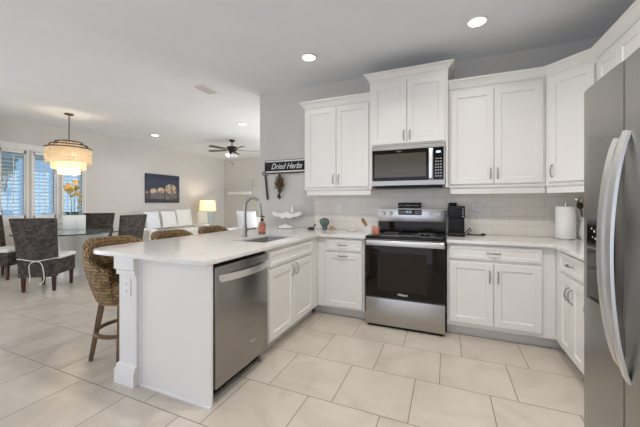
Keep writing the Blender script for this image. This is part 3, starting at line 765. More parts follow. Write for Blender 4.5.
def plight(name, loc, e, c, r_=.05):
    l = bpy.data.lights.new(name, 'POINT'); l.energy = e; l.color = c; l.shadow_soft_size = r_
    o = bpy.data.objects.new(name, l); COL.objects.link(o); o.location = loc
plight('chandelier_glow', (CX, CY_, 1.97), 8, (1, .88, .70), .07)

# ceiling fan
FX, FY = -4.24, 2.38
fn = thing('ceiling_fan', (FX, FY, 2.40), 'dark bronze ceiling fan with light kit and pull chains', 'ceiling fan')
MB().lathe([(0, 0), (.075, 0), (.07, -.03), (.03, -.06), (0, -.06)], (FX, FY, H), 24).build('canopy', 'bronze', fn)
MB().cyl((FX, FY, 2.68), (FX, FY, H-.05), .013, .013, 12).build('downrod', 'bronze', fn)
MB().lathe([(0, 2.70), (.05, 2.70), (.12, 2.675), (.145, 2.64), (.13, 2.60), (.09, 2.575), (.07, 2.55), (0, 2.55)], (FX, FY, 0), 32).build('motor_housing', 'black_metal', fn)
for k in range(5):
    a = math.radians(44+k*72); bm_ = Matrix.Translation((FX, FY, 2.60)) @ Matrix.Rotation(a, 4, 'Z') @ Matrix.Rotation(math.radians(11), 4, 'X')
    b = MB(bm_).prism([(.17, -.045), (.60, -.062), (.665, -.05), (.685, 0), (.665, .05), (.60, .062), (.17, .045)], -.004, .004, .001).build('blade', 'fan_wood', fn)
    MB(bm_).box(.09, -.02, .003, .24, .02, .010, .002).build('blade_iron', 'bronze', b)
MB().cyl((FX, FY, 2.50), (FX, FY, 2.56), .06, .075, 24).build('light_fitter', 'black_metal', fn)
for k in range(3):
    a = math.radians(200+k*120); p = Vector((FX+.10*math.cos(a), FY+.10*math.sin(a), 2.485))
    d = Vector((math.cos(a)*.6, math.sin(a)*.6, -1)).normalized()
    q = Vector((0, 0, -1)).rotation_difference(d).to_matrix().to_4x4()
    MB().lathe([(.02, .03), (.035, .01), (.05, -.03), (.055, -.05), (.05, -.05), (.03, .0), (.0, .02)], (0, 0, 0), 20, mt=Matrix.Translation(p) @ q).build('lamp_shade', 'fan_bulb' if k == 0 else 'shell_white', fn)
for dx, zz in ((-.04, 2.28), (.02, 2.24)):
    MB().cyl((FX+dx, FY, 2.50), (FX+dx, FY, zz), .0015, .0015, 6).ball((FX+dx, FY, zz), .014, (1, 1, 1.6), 10).build('pull_chain', 'bronze', fn)

# ------------------------------------------------------------------ bar stools
def make_stool():
    t = thing('bar_stool', (0, 0, 0), '', 'bar stool')
    # local: back towards -x, open side towards +x
    def rad(z): # outer radius of the tapered barrel
        f = max(0, min(1, (z-.44)/.34)); return .168+.108*f**.75-.05*max(0, z-.84)
    tb_ = bmesh.new(); uvl = tb_.loops.layers.uv.verify()
    nA = 56; A0, A1 = math.radians(58), math.radians(302)
    grid = []
    for i in range(nA+1):
        a = A0+(A1-A0)*i/nA; k = min(1, min(i, nA-i)/(nA*.36)); k = k*k*(3-2*k)
        top = .735+.205*k
        prof = []
        for j in range(9): z_ = .49+(top-.49)*j/8; prof.append((rad(z_)+.006*k, z_))
        R_ = prof[-1][0]
        for q in range(1, 7):
            b = q*PI/6; prof.append((R_-.028+.028*math.cos(b)+(.012*math.sin(b)), top+.03*math.sin(b)))
        for j in range(1, 7): z_ = top-(top-.60)*j/6; prof.append((max(.1, rad(z_)-.052), z_))
        col = []; s_ = 0; pv = None
        for (r_, z_) in prof:
            if pv: s_ += math.hypot(r_-pv[0], z_-pv[1])
            pv = (r_, z_); col.append((tb_.verts.new((r_*math.cos(a), r_*math.sin(a), z_)), s_, a*.30))
        grid.append(col)
    for i in range(nA):
        for j in range(len(grid[0])-1):
            q = (grid[i][j], grid[i+1][j], grid[i+1][j+1], grid[i][j+1]); f = tb_.faces.new([c[0] for c in q])
            for l, c in zip(f.loops, q): l[uvl].uv = (c[2], c[1])
    for e_ in (0, nA):
        f = tb_.faces.new([c[0] for c in (grid[e_] if e_ else grid[e_][::-1])])
        for l in f.loops: l[uvl].uv = (l.vert.co.x, l.vert.co.z)
    m_ = MB(); m_._add(tb_); m_.build('backrest', 'wicker_tan', t)
    # woven seat drum
    tb_ = bmesh.new(); uvl = tb_.loops.layers.uv.verify(); seg = 48
    prof = [(.165, .462), (.182, .466), (.198, .52), (.215, .60), (.215, .635), (.20, .65), (.12, .655)]
    gr_ = [[tb_.verts.new((r_*math.cos(2*PI*i/seg), r_*math.sin(2*PI*i/seg), z_)) for i in range(seg)] for r_, z_ in prof]
    for j in range(len(prof)-1):
        for i in range(seg):
            k = (i+1) % seg; f = tb_.faces.new((gr_[j][i], gr_[j][k], gr_[j+1][k], gr_[j+1][i]))
            for l, (ii, jj) in zip(f.loops, ((i, j), (i+1, j), (i+1, j+1), (i, j+1))): l[uvl].uv = (ii*2*PI/seg*.23, prof[jj][1]+(.25-prof[jj][0] if jj > 3 else 0))
    for f in (tb_.faces.new(gr_[-1]), tb_.faces.new(gr_[0][::-1])):
        for l in f.loops: l[uvl].uv = (l.vert.co.x, l.vert.co.y)
    m_ = MB(); m_._add(tb_); m_.build('seat', 'wicker_tan', t)
    for a in (45, 135, 225, 315):
        c_, s_ = math.cos(math.radians(a)), math.sin(math.radians(a))
        ux, uy = c_, s_; tb_ = bmesh.new()
        def sq(r_, z_, h_): return [tb_.verts.new((r_*c_+p*c_-q*s_, r_*s_+p*s_+q*c_, z_)) for p, q in ((-h_, -h_), (h_, -h_), (h_, h_), (-h_, h_))]
        A, B = sq(.238, 0, .014), sq(.160, .47, .02)
        for k in range(4): tb_.faces.new((A[k], A[(k+1) % 4], B[(k+1) % 4], B[k]))
        tb_.faces.new(A[::-1]); tb_.faces.new(B)
        bmesh.ops.bevel(tb_, geom=tb_.edges[:], offset=.004, segments=2, affect='EDGES')
        m_ = MB(); m_._add(tb_); m_.build('leg', 'wood_leg', t)
    MB().lathe([(.190, .225), (.212, .225), (.212, .25), (.190, .25), (.190, .225)], (0, 0, 0), 40).build('footrest', 'wood_leg', t)
    return t
st0 = make_stool()
for i, (x, y, rz, lab) in enumerate([(-1.675, -2.06, .0, 'woven seagrass bar stool nearest the camera, at the peninsula corner'), (-1.735, -1.435, -.03, 'middle woven seagrass bar stool, only its back showing over the counter'), (-1.74, -.825, .02, 'woven seagrass bar stool furthest along the peninsula, nearest the faucet')]):
    o = st0 if i == 0 else copy_tree(st0)
    o.location = (x, y, 0); o.rotation_euler.z = rz; o['label'] = lab; o['group'] = 'woven bar stools along the peninsula'

# ------------------------------------------------------------------ dining set
TX, TY = -5.33, -.53
tbm = thing('dining_table', (TX, TY, 0), 'round glass-topped dining table on a white sculpted pedestal', 'dining table')
MB().lathe([(0, .748), (.80, .748), (.805, .753), (.805, .757), (.80, .762), (0, .762)], (TX, TY, 0), 64).build('glass_top', 'glass_clear', tbm)
MB().lathe([(.8055, .743), (.8095, .744), (.8095, .761), (.8055, .762), (.8055, .743)], (TX, TY, 0), 72).build('glass_edge', 'glass_edge', tbm)
pd = MB()
seg = 72; tb_ = bmesh.new(); prev = None
for j in range(15):
    z_ = j/14*.747; f = z_/.747
    base = .31-.07*math.sin(f*PI)+.16*f
    rg_ = [tb_.verts.new((TX+(base*(1+.15*math.sin(i/seg*2*PI*6+f*1.6)+.04*math.sin(i/seg*2*PI*11-f*3)))*math.cos(i/seg*2*PI), TY+(base*(1+.15*math.sin(i/seg*2*PI*6+f*1.6)+.04*math.sin(i/seg*2*PI*11-f*3)))*math.sin(i/seg*2*PI), z_)) for i in range(seg)]
    if prev:
        for i in range(seg): tb_.faces.new((prev[i], prev[(i+1) % seg], rg_[(i+1) % seg], rg_[i]))
    else: tb_.faces.new(rg_[::-1])
    prev = rg_
tb_.faces.new(prev); pd._add(tb_); pd.build('pedestal', 'shell_white', tbm)

def make_dining_chair():
    t = thing('dining_chair', (0, 0, 0), '', 'dining chair')
    # local: seat faces +y, back at y=-.23
    tb_ = bmesh.new()
    def loop(z_, w0, y0, y1): return [tb_.verts.new(p) for p in ((-w0, y0, z_), (w0, y0, z_), (w0, y1, z_), (-w0, y1, z_))]
    R_ = [loop(.21, .222, -.245, -.18), loop(.45, .23, -.25, -.185), loop(.75, .248, -.285, -.235), loop(1.03, .272, -.335, -.29), loop(1.045, .267, -.33, -.297)]
    for A, B in zip(R_, R_[1:]):
        for k in range(4): tb_.faces.new((A[k], A[(k+1) % 4], B[(k+1) % 4], B[k]))
    tb_.faces.new(R_[0][::-1]); tb_.faces.new(R_[-1])
    m_ = MB(); m_._add(tb_); m_.build('backrest', 'wicker_dark', t)
    MB().box(-.222, -.184, .225, .222, .235, .445, .012, 2).build('seat_frame', 'wicker_dark', t)
    cu = MB().box(-.232, -.18, .446, .232, .25, .505, .022, 3).build('seat_cushion', 'linen', t)
    tie = MB().tube([(-.236, -.16, .47), (-.238, -.245, .475), (-.20, -.262, .475), (-.05, -.264, .445), (.02, -.266, .44), (.15, -.264, .462), (.225, -.26, .475), (.240, -.245, .475), (.236, -.16, .47)], .006, 8)
    tie.tube([(.0, -.268, .44), (-.05, -.275, .425), (-.075, -.278, .38), (-.075, -.272, .30), (-.07, -.262, .22), (-.08, -.26, .15)], .006, 8)
    tie.tube([(.0, -.268, .44), (.05, -.275, .43), (.085, -.278, .38), (.095, -.272, .30), (.10, -.265, .20), (.085, -.262, .14), (.04, -.262, .105)], .006, 8)
    tie.ball((.0, -.27, .44), .013, (1, .7, .8), 10)
    tie.build('tie_cord', 'linen', cu)
    for (x, y) in ((-.185, -.205), (.185, -.205), (-.185, .20), (.185, .20)):
        tb_ = bmesh.new()
        def q4(z_, h_): return [tb_.verts.new((x+a*h_, y+b*h_, z_)) for a, b in ((-1, -1), (1, -1), (1, 1), (-1, 1))]
        A, B = q4(0, .016), q4(.226, .023)
        for k in range(4): tb_.faces.new((A[k], A[(k+1) % 4], B[(k+1) % 4], B[k]))
        tb_.faces.new(A[::-1]); tb_.faces.new(B)
        bmesh.ops.bevel(tb_, geom=tb_.edges[:], offset=.003, segments=1, affect='EDGES')
        m_ = MB(); m_._add(tb_); m_.build('leg', 'mahogany', t)
    return t
ch0 = make_dining_chair()
for i, (x, y, rz, lab) in enumerate([
    (-4.68, -1.20, math.radians(35), 'dark woven dining chair seen from behind with a white cord bow, nearest the camera'),
    (-6.10, -1.15, math.radians(-62), 'dark woven dining chair cut by the left edge of the photo'),
    (-5.72, .02, math.radians(-135), 'dark woven dining chair behind the orchid planter, facing the camera'),
    (-4.70, -.14, math.radians(100), 'dark woven dining chair at the right of the glass table, seen edge-on')]):
    o = ch0 if i == 0 else copy_tree(ch0)
    o.location = (x, y, 0); o.rotation_euler.z = rz; o['label'] = lab; o['group'] = 'woven dining chairs around the glass table'

# planter with orchids
px_, py_ = -5.66, -.36
pl = thing('orchid_planter', (px_, py_, .762), 'white square planter of yellow orchids on the glass table', 'potted plant')
mp = Matrix.Translation((px_, py_, .762)) @ Matrix.Rotation(math.radians(23), 4, 'Z')
tb_ = MB(mp); tb_.box(-.145, -.09, 0, .145, .09, .27, .006, 2); tb_.build('pot', 'shell_white', pl)
MB(mp).box(-.135, -.08, .268, .135, .08, .282, .006).build('moss', 'leaf', pl)
lf = MB(mp)
for k in range(16):
    a = random.uniform(0, 2*PI); l_ = random.uniform(.09, .17); c0 = Vector((random.uniform(-.12, .06), random.uniform(-.04, .04), .275))
    d = Vector((math.cos(a), math.sin(a)*.7, 0))
    lf.tube([c0, c0+d*l_*.5+Vector((0, 0, .05)), c0+d*l_+Vector((0, 0, .02))], .02, 6, rr=[.008, .02, .002], flat=.25)
lf.build('leaves', 'leaf', pl)
for j, (sx_, lean, hgt) in enumerate(((-.05, -.06, .56), (-.0, .02, .60), (.08, .04, .36))):
    s_pts = [Vector((sx_, 0, .27)), Vector((sx_+lean*.2, 0, .27+hgt*.5)), Vector((sx_+lean*.6, 0, .27+hgt*.9)), Vector((sx_+lean, .01, .27+hgt))]
    stm = MB(mp).tube(s_pts, .005, 6).build('flower_stem', 'stem', pl)
    pt = MB(mp); rn = random.Random(j)
    for k in range(24 if j < 2 else 5):
        t_ = rn.uniform(.70, 1.02) if j < 2 else rn.uniform(.45, 1.0)
        c0 = Vector((sx_+lean*t_+rn.uniform(-.055, .055)*(1 if j < 2 else .3), rn.uniform(-.05, .05), .27+hgt*t_+rn.uniform(-.07, .05)))
        a0 = rn.uniform(0, PI)
        for q in range(5):
            a = a0+q*2*PI/5
            pt.ball(c0+Vector((math.cos(a)*.016, rn.uniform(-.006, .006), math.sin(a)*.016)), .0155, (1, .35, 1), 8)
    pt.build('blossoms', 'petal', stm)

# ------------------------------------------------------------------ living room
pa = thing('wall_art', (XL+.02, 2.44, 1.26), 'dark beach canvas of pale round shells on the living room wall', 'picture')
cv = MB().box(XL+.001, 1.885, 1.262, XL+.038, 2.995, 2.068, .003).build('canvas', 'canvas', pa)
def dome(cy, cz, r_, sz=.85):
    pts = [(cy+r_*math.cos(a*PI/18), cz+r_*sz*math.sin(a*PI/18)) for a in range(-4, 23)]
    return [(a, b) for a, b in pts]
def wallshape(poly, x0, x1):
    return MB().prism(poly, x0, x1, 0, mt=Matrix(((0, 0, 1, 0), (1, 0, 0, 0), (0, 1, 0, 0), (0, 0, 0, 1))))
wallshape(dome(2.69, 1.64, .20), XL+.0375, XL+.0395).build('painted_shell', 'sand', cv)
wallshape(dome(2.35, 1.60, .115), XL+.0375, XL+.0395).build('painted_shell', 'sand', cv)
wallshape(dome(2.12, 1.58, .10), XL+.0375, XL+.0395).build('painted_shell', 'sand', cv)
wallshape(dome(1.93, 1.55, .045), XL+.0375, XL+.0395).build('painted_shell', 'sand', cv)
wallshape([(2.50, 1.34), (2.89, 1.38), (2.88, 1.58), (2.50, 1.58)], XL+.0375, XL+.039).build('painted_streaks', 'lace', cv)
wallshape([(2.03, 1.38), (2.46, 1.36), (2.46, 1.55), (2.03, 1.53)], XL+.0375, XL+.039).build('painted_streaks', 'lace', cv)

def cushion(mb, c, w_, h_, d_, mt):
    tb_ = bmesh.new(); bmesh.ops.create_cube(tb_, size=1)
    bmesh.ops.subdivide_edges(tb_, edges=tb_.edges[:], cuts=5, use_grid_fill=True)
    for v in tb_.verts:
        x, y, z = v.co; k = (1-(2*x)**4*.55)*(1-(2*z)**4*.55)
        v.co = Vector((x*w_*(1-.06*(1-(2*z)**2)), y*d_*max(.22, k), z*h_*(1-.06*(1-(2*x)**2))))
    bmesh.ops.transform(tb_, matrix=mt @ Matrix.Translation(c), verts=tb_.verts)
    mb._add(tb_); return mb
so = thing('sofa', (-6.3, 2.5, 0), 'long white slipcovered sofa under the beach canvas', 'sofa')
MB().box(-6.72, 1.35, .02, -5.82, 3.25, .42, .03, 3).build('base', 'linen', so)
MB().box(-6.74, 1.36, .40, -6.50, 3.24, .80, .06, 3).build('backrest', 'linen', so)
for ya_, yb_ in ((1.30, 1.52), (3.08, 3.30)): MB().box(-6.73, ya_, .02, -5.80, yb_, .62, .06, 3).build('arm', 'linen', so)
for ya_, yb_ in ((1.53, 2.29), (2.30, 3.07)): MB().box(-6.50, ya_, .42, -5.80, yb_, .54, .04, 3).build('seat_cushion', 'linen', so)
def pil(x, y, z, s_, yaw, tilt, mtl, lab):
    mt_ = Matrix.Translation((x, y, z)) @ Matrix.Rotation(yaw, 4, 'Z') @ Matrix.Rotation(tilt, 4, 'X')
    tag(cushion(MB(), (0, 0, 0), s_, s_, .16, mt_).build('throw_pillow', mtl), lab, 'pillow')
pil(-6.30, 1.74, .80, .46, PI/2+.15, -.25, 'bluewhite', 'cool white throw pillow at the left end of the sofa')
pil(-6.30, 2.24, .80, .46, PI/2, -.25, 'linen', 'white throw pillow in the middle of the sofa')
pil(-6.30, 2.75, .82, .50, PI/2-.1, -.25, 'linen', 'white throw pillow at the right end of the sofa')
pil(-6.02, 3.19, .80, .36, PI/2, -.1, 'cream', 'cream throw pillow on the right arm of the sofa, beside the lamp')
ex, ey = -6.28, 3.68
et = thing('side_table', (ex, ey, 0), 'small white side table holding the lit lamp', 'table')
MB().cyl((ex, ey, .49), (ex, ey, .52), .23, .23, 32, .006).build('tabletop', 'shell_white', et)
for k in range(3):
    a = k*2*PI/3; MB().cyl((ex+.18*math.cos(a), ey+.18*math.sin(a), 0), (ex+.15*math.cos(a), ey+.15*math.sin(a), .492), .012, .016, 10).build('leg', 'shell_white', et)
lp = thing('table_lamp', (ex, ey, .52), 'lit table lamp with cream drum shade and blue glass base', 'lamp')
MB().lathe([(0, 0), (.19, 0), (.195, .01), (.195, .40), (.18, .42), (.05, .43), (0, .43)], (ex, ey, .52), 32).build('base', 'blue_glass', lp)
MB().cyl((ex, ey, .945), (ex, ey, 1.10), .012, .012, 10).build('stem', 'nickel', lp)
MB().lathe([(.255, 1.00), (.225, 1.34), (.222, 1.34), (.252, 1.00), (.255, 1.00)], (ex, ey, 0), 40).build('lamp_shade', 'shade', lp)
MB().ball((ex, ey, 1.14), .035, (1, 1, 1.3)).build('bulb', 'bulb', lp)
plight('table_lamp_glow', (ex, ey, 1.20), 9, (1, .82, .58), .05)
# far wall ledge
nl = thing('wall_shelf', (-6.02, YF-.08, 1.54), 'white boxed shelf with thick ledge on the far living room wall', 'shelf')
MB().box(-6.50, YF-.14, 1.545, -5.54, YF-.001, 1.655, .006, 2).build('ledge', 'toe' if False else 'trim', nl)
MB().box(-6.42, YF-.03, 1.655, -5.54, YF-.001, 2.12, .003).build('back_panel', 'wall', nl)
MB().box(-5.565, YF-.05, 1.655, -5.54, YF-.001, 2.13, .003).build('side_trim', 'trim', nl)
# white armchair seen past the faucet
ax, ay = -3.75, 2.35
wc = thing('armchair', (ax, ay, 0), 'white slipcovered armchair in the living room, seen past the faucet', 'armchair')
MB().box(ax-.40, ay-.38, .02, ax+.40, ay+.40, .44, .05, 3).build('base', 'linen', wc)
MB().box(ax-.36, ay+.16, .42, ax+.36, ay+.42, .90, .09, 4).build('backrest', 'linen', wc)
for s_ in (-1, 1): MB().box(ax+s_*.40-.09, ay-.38, .02, ax+s_*.40+.09, ay+.40, .64, .07, 3).build('arm', 'linen', wc)
MB().box(ax-.31, ay-.36, .44, ax+.31, ay+.18, .55, .04, 3).build('seat_cushion', 'linen', wc)
pil_m = Matrix.Translation((ax+.05, ay-.08, .82)) @ Matrix.Rotation(.2, 4, 'Z') @ Matrix.Rotation(.25, 4, 'X')
tag(cushion(MB(), (0, 0, 0), .48, .48, .17, pil_m).build('throw_pillow', 'bluewhite'), 'cool white throw pillow leaning on the armchair past the faucet', 'pillow')

# ------------------------------------------------------------------ kitchen wall decor
sg = thing('wall_sign', (-1.28, -.01, 1.70), 'black framed Dried Herbs sign on the kitchen wall', 'sign')
MB().box(-1.652, -.014, 1.715, -.90, -.001, 1.845, .001).build('board', 'black_plastic', sg)
fm = MB()
fm.box(-1.665, -.022, 1.845, -.895, -.001, 1.865, .002).box(-1.665, -.022, 1.695, -.895, -.001, 1.715, .002)
fm.build('frame_strip', 'trim', sg)
MB().box(-1.668, -.024, 1.863, -.893, -.001, 1.870, .001).box(-1.668, -.026, 1.677, -.893, -.001, 1.695, .002).box(-1.668, -.024, 1.69, -1.655, -.001, 1.868, .001).build('frame', 'dark_wood', sg)
text_mb('Dried Herbs', .115, text_on((-1.32, -.0145, 1.778), (1, 0, 0), (0, -1, 0)), shear=.45, bold=.0006, width=.50, depth=.001).build('lettering', 'text_white', sg)
hk = MB()
for k in range(6):
    hx = -1.60+k*.125; hk.tube([(hx, -.026, 1.685), (hx, -.05, 1.675), (hx, -.052, 1.660), (hx, -.04, 1.655)], .003, 6)
hk.build('hooks', 'black_metal', sg)
hb = thing('herb_bunch', (-1.40, -.05, 1.32), 'bundle of dried brown herbs hanging from the black sign', 'dried herbs')
sm = MB(); rn = random.Random(4)
for k in range(12):
    a = rn.uniform(0, 2*PI); s_ = rn.uniform(.01, .05)
    sm.tube([(-1.405, -.045, 1.665), (-1.405+s_*math.cos(a)*.5, -.045+s_*math.sin(a)*.3, 1.54), (-1.41+s_*math.cos(a)*.5, -.05+s_*math.sin(a)*.3, 1.40)], .0018, 5)
sm.build('stems', 'herb', hb)
lv = MB()
for k in range(190):
    z_ = rn.triangular(1.40, 1.67, 1.55); sp_ = .044*math.sin(max(.05, (1.69-z_)/.29)*PI*.9)
    c0 = Vector((-1.408+rn.gauss(0, .6)*sp_, -.052+rn.uniform(-.022, .028), z_))
    lv.ball(c0, rn.uniform(.007, .013), (rn.uniform(.5, 1), .5, rn.uniform(1, 2.0)), 6, Matrix.Rotation(rn.uniform(-1, 1), 4, 'Y'))
for k in range(12):
    a = rn.uniform(-1, 1)
    lv.tube([(-1.408, -.05, 1.56), (-1.408+a*.06, -.055, 1.51), (-1.408+a*.10, -.055, 1.44+rn.uniform(0, .06))], .004, 5, rr=[.003, .005, .002])
lv.build('dried_leaves', 'herb', hb)
tp = MB()
for k in range(26): tp.ball((-1.410+rn.gauss(0, .014), -.05+rn.uniform(-.012, .012), 1.345+rn.uniform(-.03, .035)), .010, (1, .7, 1.3), 6)
tp.cyl((-1.41, -.05, 1.37), (-1.41, -.05, 1.42), .006, .009, 8)
tp.build('flower_head', 'text_grey' if False else 'dark_wood', hb)
MB().tube([(-1.418, -.053, 1.655), (-1.405, -.066, 1.652), (-1.392, -.053, 1.655), (-1.405, -.036, 1.652)], .004, 6, closed=True).build('twine', 'twine', hb)
tg = thing('hanging_paddle', (-1.64, -.02, 1.30), 'long dark wooden paddle hanging at the left end of the sign', 'utensil')
MB().box(-.014, -.007, 0, .014, .007, .36, .004, 2, mt=Matrix.Translation((-1.624, -.016, 1.305)) @ Matrix.Rotation(math.radians(-6), 4, 'Y')).build('blade', 'dark_wood', tg)
MB().tube([(-1.662, -.02, 1.66), (-1.695, -.03, 1.665), (-1.70, -.035, 1.70), (-1.675, -.03, 1.705), (-1.658, -.028, 1.690)], .006, 8).build('hook', 'black_metal', tg)
sh = thing('shell_shelf', (-1.27, -.06, 1.06), 'white scalloped wall shelf below the hanging herbs', 'shelf')
tb_ = bmesh.new(); up_, dn_ = [], []
for k in range(33):
    t_ = k/32; x_ = -1.50+.47*t_; wv = math.sin(t_*PI)**.5
    up_.append((x_, 1.118+.012*math.sin(t_*PI*5)+.004)); dn_.append((x_, 1.122-.082*wv*(.72+.28*abs(math.sin(t_*PI*4)))))
poly = up_+dn_[::-1][1:-1]
MB().prism(poly, -.115, -.002, .006, mt=Matrix(((1, 0, 0, 0), (0, 0, 1, 0), (0, 1, 0, 0), (0, 0, 0, 1)))).build('ledge', 'shell_white', sh)
fg = thing('figurine', (-1.19, -.06, 1.13), 'small white lighthouse-like figurine standing on the scalloped shelf', 'figurine')
MB().lathe([(0, 0), (.028, 0), (.026, .03), (.016, .04), (.018, .07), (.012, .09), (.014, .10), (0, .125)], (-1.19, -.06, 1.127), 16).build('body', 'shell_white', fg)
bd = thing('butter_dish', (-1.24, -.17, .914), 'white covered dish with domed lid on the counter against the wall', 'dish')
MB().lathe([(0, 0), (.095, 0), (.115, .010), (.112, .014), (0, .012)], (-1.24, -.17, .914), 32, 1.25, .8).build('plate', 'shell_white', bd)
MB().lathe([(.085, .0135), (.083, .03), (.06, .043), (.02, .050), (.012, .052), (.012, .06), (0, .063)], (-1.24, -.17, .914), 32, 1.25, .8).build('lid', 'shell_white', bd)
tag(MB().box(-1.62, -.14, .9145, -1.40, -.04, .925, .004).build('trivet', 'toe'), 'flat pale trivet on the counter left of the domed dish', 'trivet')

# ------------------------------------------------------------------ counter items
sx_, sy_ = -1.10, -.93
sb = thing('soap_bottle', (sx_, sy_, .914), 'pink soap bottle with black pump behind the sink', 'soap bottle')
MB().lathe([(0, 0), (.036, 0), (.040, .006), (.040, .10), (.034, .125), (.014, .14), (.014, .15), (0, .15)], (sx_, sy_, .914), 24).build('bottle', 'soap', sb)
MB().lathe([(0, .148), (.017, .148), (.017, .168), (.006, .172), (.006, .195), (0, .195)], (sx_, sy_, .914), 16).box(sx_-.01, sy_-.01, 1.105, sx_+.012, sy_+.01, 1.120, .004).tube([(sx_, sy_, 1.112), (sx_+.03, sy_-.015, 1.112), (sx_+.042, sy_-.02, 1.104)], .005, 8).build('pump', 'black_plastic', sb)
MB().lathe([(.0405, .03), (.0408, .032), (.0408, .085), (.0405, .087)], (sx_, sy_, .914), 24).build('label', 'salmon', sb)
# teal cactus ornament
cx_, cy_ = -.665, -.17
ca = thing('cactus_ornament', (cx_, cy_, .914), 'teal grey rounded cactus ornament in a pot on the left counter', 'ornament')
MB().lathe([(0, 0), (.030, 0), (.034, .045), (.035, .05), (.03, .05), (0, .045)], (cx_, cy_, .914), 20).build('pot', 'cactus', ca)
cb = MB(); tb_ = bmesh.new()
bmesh.ops.create_uvsphere(tb_, u_segments=48, v_segments=16, radius=.058)
for v in tb_.verts:
    a = math.atan2(v.co.y, v.co.x); k = 1+.09*math.cos(a*10); v.co.x *= k; v.co.y *= k
bmesh.ops.translate(tb_, vec=(cx_, cy_, 1.012), verts=tb_.verts); cb._add(tb_)
for a in (-2.6, -.5, .9): cb.ball((cx_+.05*math.cos(a), cy_+.05*math.sin(a)*.6, 1.025), .022, (1, 1, 1.2), 10)
cb.build('cactus', 'cactus', ca)
# little turtle / pebble ornament
tx_, ty_ = -.835, -.22
tt = thing('turtle_figurine', (tx_, ty_, .914), 'small dark figurine with a raised head left of the teal cactus', 'figurine')
b = MB().ball((tx_, ty_, .932), .032, (1.3, 1, .55), 14)
for a, bq in ((-1, -1), (1, -1), (-1, 1), (1, 1)): b.ball((tx_+a*.03, ty_+bq*.024, .922), .011, (1.2, 1, .75), 8)
b.tube([(tx_+.03, ty_, .935), (tx_+.05, ty_, .955), (tx_+.055, ty_, .975)], .008, 8).ball((tx_+.058, ty_, .98), .012, (1.2, 1, .9), 8)
b.build('body', 'dark_wood', tt)
sx2, sy2 = -.545, -.19
ss = thing('seashell', (sx2, sy2, .914), 'brown and white seashell right of the teal cactus', 'seashell')
tb_ = bmesh.new(); vr = []
for k in range(60):
    t_ = k/59; a = t_*PI*5; R_ = .036*(1-t_)**1.1+.002; c0 = Vector((sx2-.03+t_*.085, sy2+R_*.55*math.cos(a), .914+.034-.006*t_+R_*.55*math.sin(a)))
    vr.append([tb_.verts.new(c0+Vector((math.cos(q*PI/4)*R_*.55, 0, math.sin(q*PI/4)*R_*.55))+Vector((0, math.cos(a)*math.cos(q*PI/4)*R_*.2, 0))) for q in range(8)])
tb_.free()
b = MB()
for k in range(7):
    t_ = k/6; R_ = .032*(1-t_*.85); b.ball((sx2-.03+t_*.075, sy2, .914+.032*(1-t_*.4)), R_, (.62, 1, 1), 14)
b.build('shell', 'sand', ss)
# white oblong tray
tag(MB().lathe([(0, 0), (.05, 0), (.075, .016), (.078, .018), (.072, .018), (.048, .005), (0, .005)], (-.30, -.20, .914), 28, 1.1, .7).build('dish', 'shell_white'), 'shallow white dish on the counter below the left outlet', 'dish')
# white spoon rest with wooden-handled brush
rs = thing('brush_holder', (-.095, -.22, .914), 'white ceramic scoop dish holding a wooden handle, left of the range', 'utensil holder')
MB().lathe([(0, 0), (.045, 0), (.062, .02), (.066, .045), (.060, .045), (.054, .022), (.040, .008), (0, .008)], (-.09, -.22, .914), 28, 1.15, .8).build('bowl', 'shell_white', rs)
bh = thing('wooden_brush', (-.13, -.22, .93), 'wood handled brush leaning in the white scoop dish', 'brush')
MB().tube([(-.075, -.22, .945), (-.105, -.215, .985)], .012, 10, rr=[.016, .010]).build('ferrule', 'shell_white', bh)
MB().tube([(-.103, -.2155, .983), (-.125, -.21, 1.01), (-.15, -.205, 1.045), (-.165, -.20, 1.07)], .014, 10, rr=[.014, .020, .021, .016]).build('handle', 'wood_handle', bh)
# candle jar on the cooktop
cj = thing('candle_jar', (.085, -.58, .9235), 'salmon pink candle jar on the front left of the cooktop', 'candle')
MB().box(.05, -.615, .9235, .12, -.545, 1.008, .010, 3).build('jar', 'salmon', cj)
MB().box(.054, -.611, 1.004, .116, -.549, 1.014, .004).build('lid', 'salmon', cj)
sr = thing('reflection_dish', (.56, -.47, .9235), 'small silver dish shape imitating a reflection on the cooktop front right', 'reflection stand-in')  # dish shape stands in for a bright reflection on the black glass
MB().lathe([(0, .0), (.04, .0), (.052, .010), (.055, .011), (.05, .012), (.038, .004), (0, .003)], (.57, -.47, .9235), 24, 1.2, .75).tube([(.51, -.47, .930), (.47, -.475, .934), (.44, -.48, .932)], .008, 8, flat=.4).build('bowl', 'chrome', sr)
# small black plaque on the range backguard
pq = thing('small_plaque', (.366, -.045, 1.195), 'small black plaque with white writing standing on the range backguard', 'sign')
MB().box(.236, -.055, 1.1955, .498, -.035, 1.262, .003).build('board', 'black_plastic', pq)
sq_ = MB(); rn = random.Random(12)
for (u0_, u1_, n_) in ((.255, .305, 5), (.325, .345, 3), (.352, .455, 12), (.465, .480, 2)):
    for k in range(n_):
        uu = u0_+(u1_-u0_)*k/max(1, n_-1); h_ = .005 if k else .011
        sq_.tube([(uu-.003, -.0557, 1.229-h_), (uu+.002, -.0557, 1.229+h_), (uu+.005, -.0557, 1.229-h_*.6)], .0016, 5)
sq_.build('lettering', 'text_white', pq)
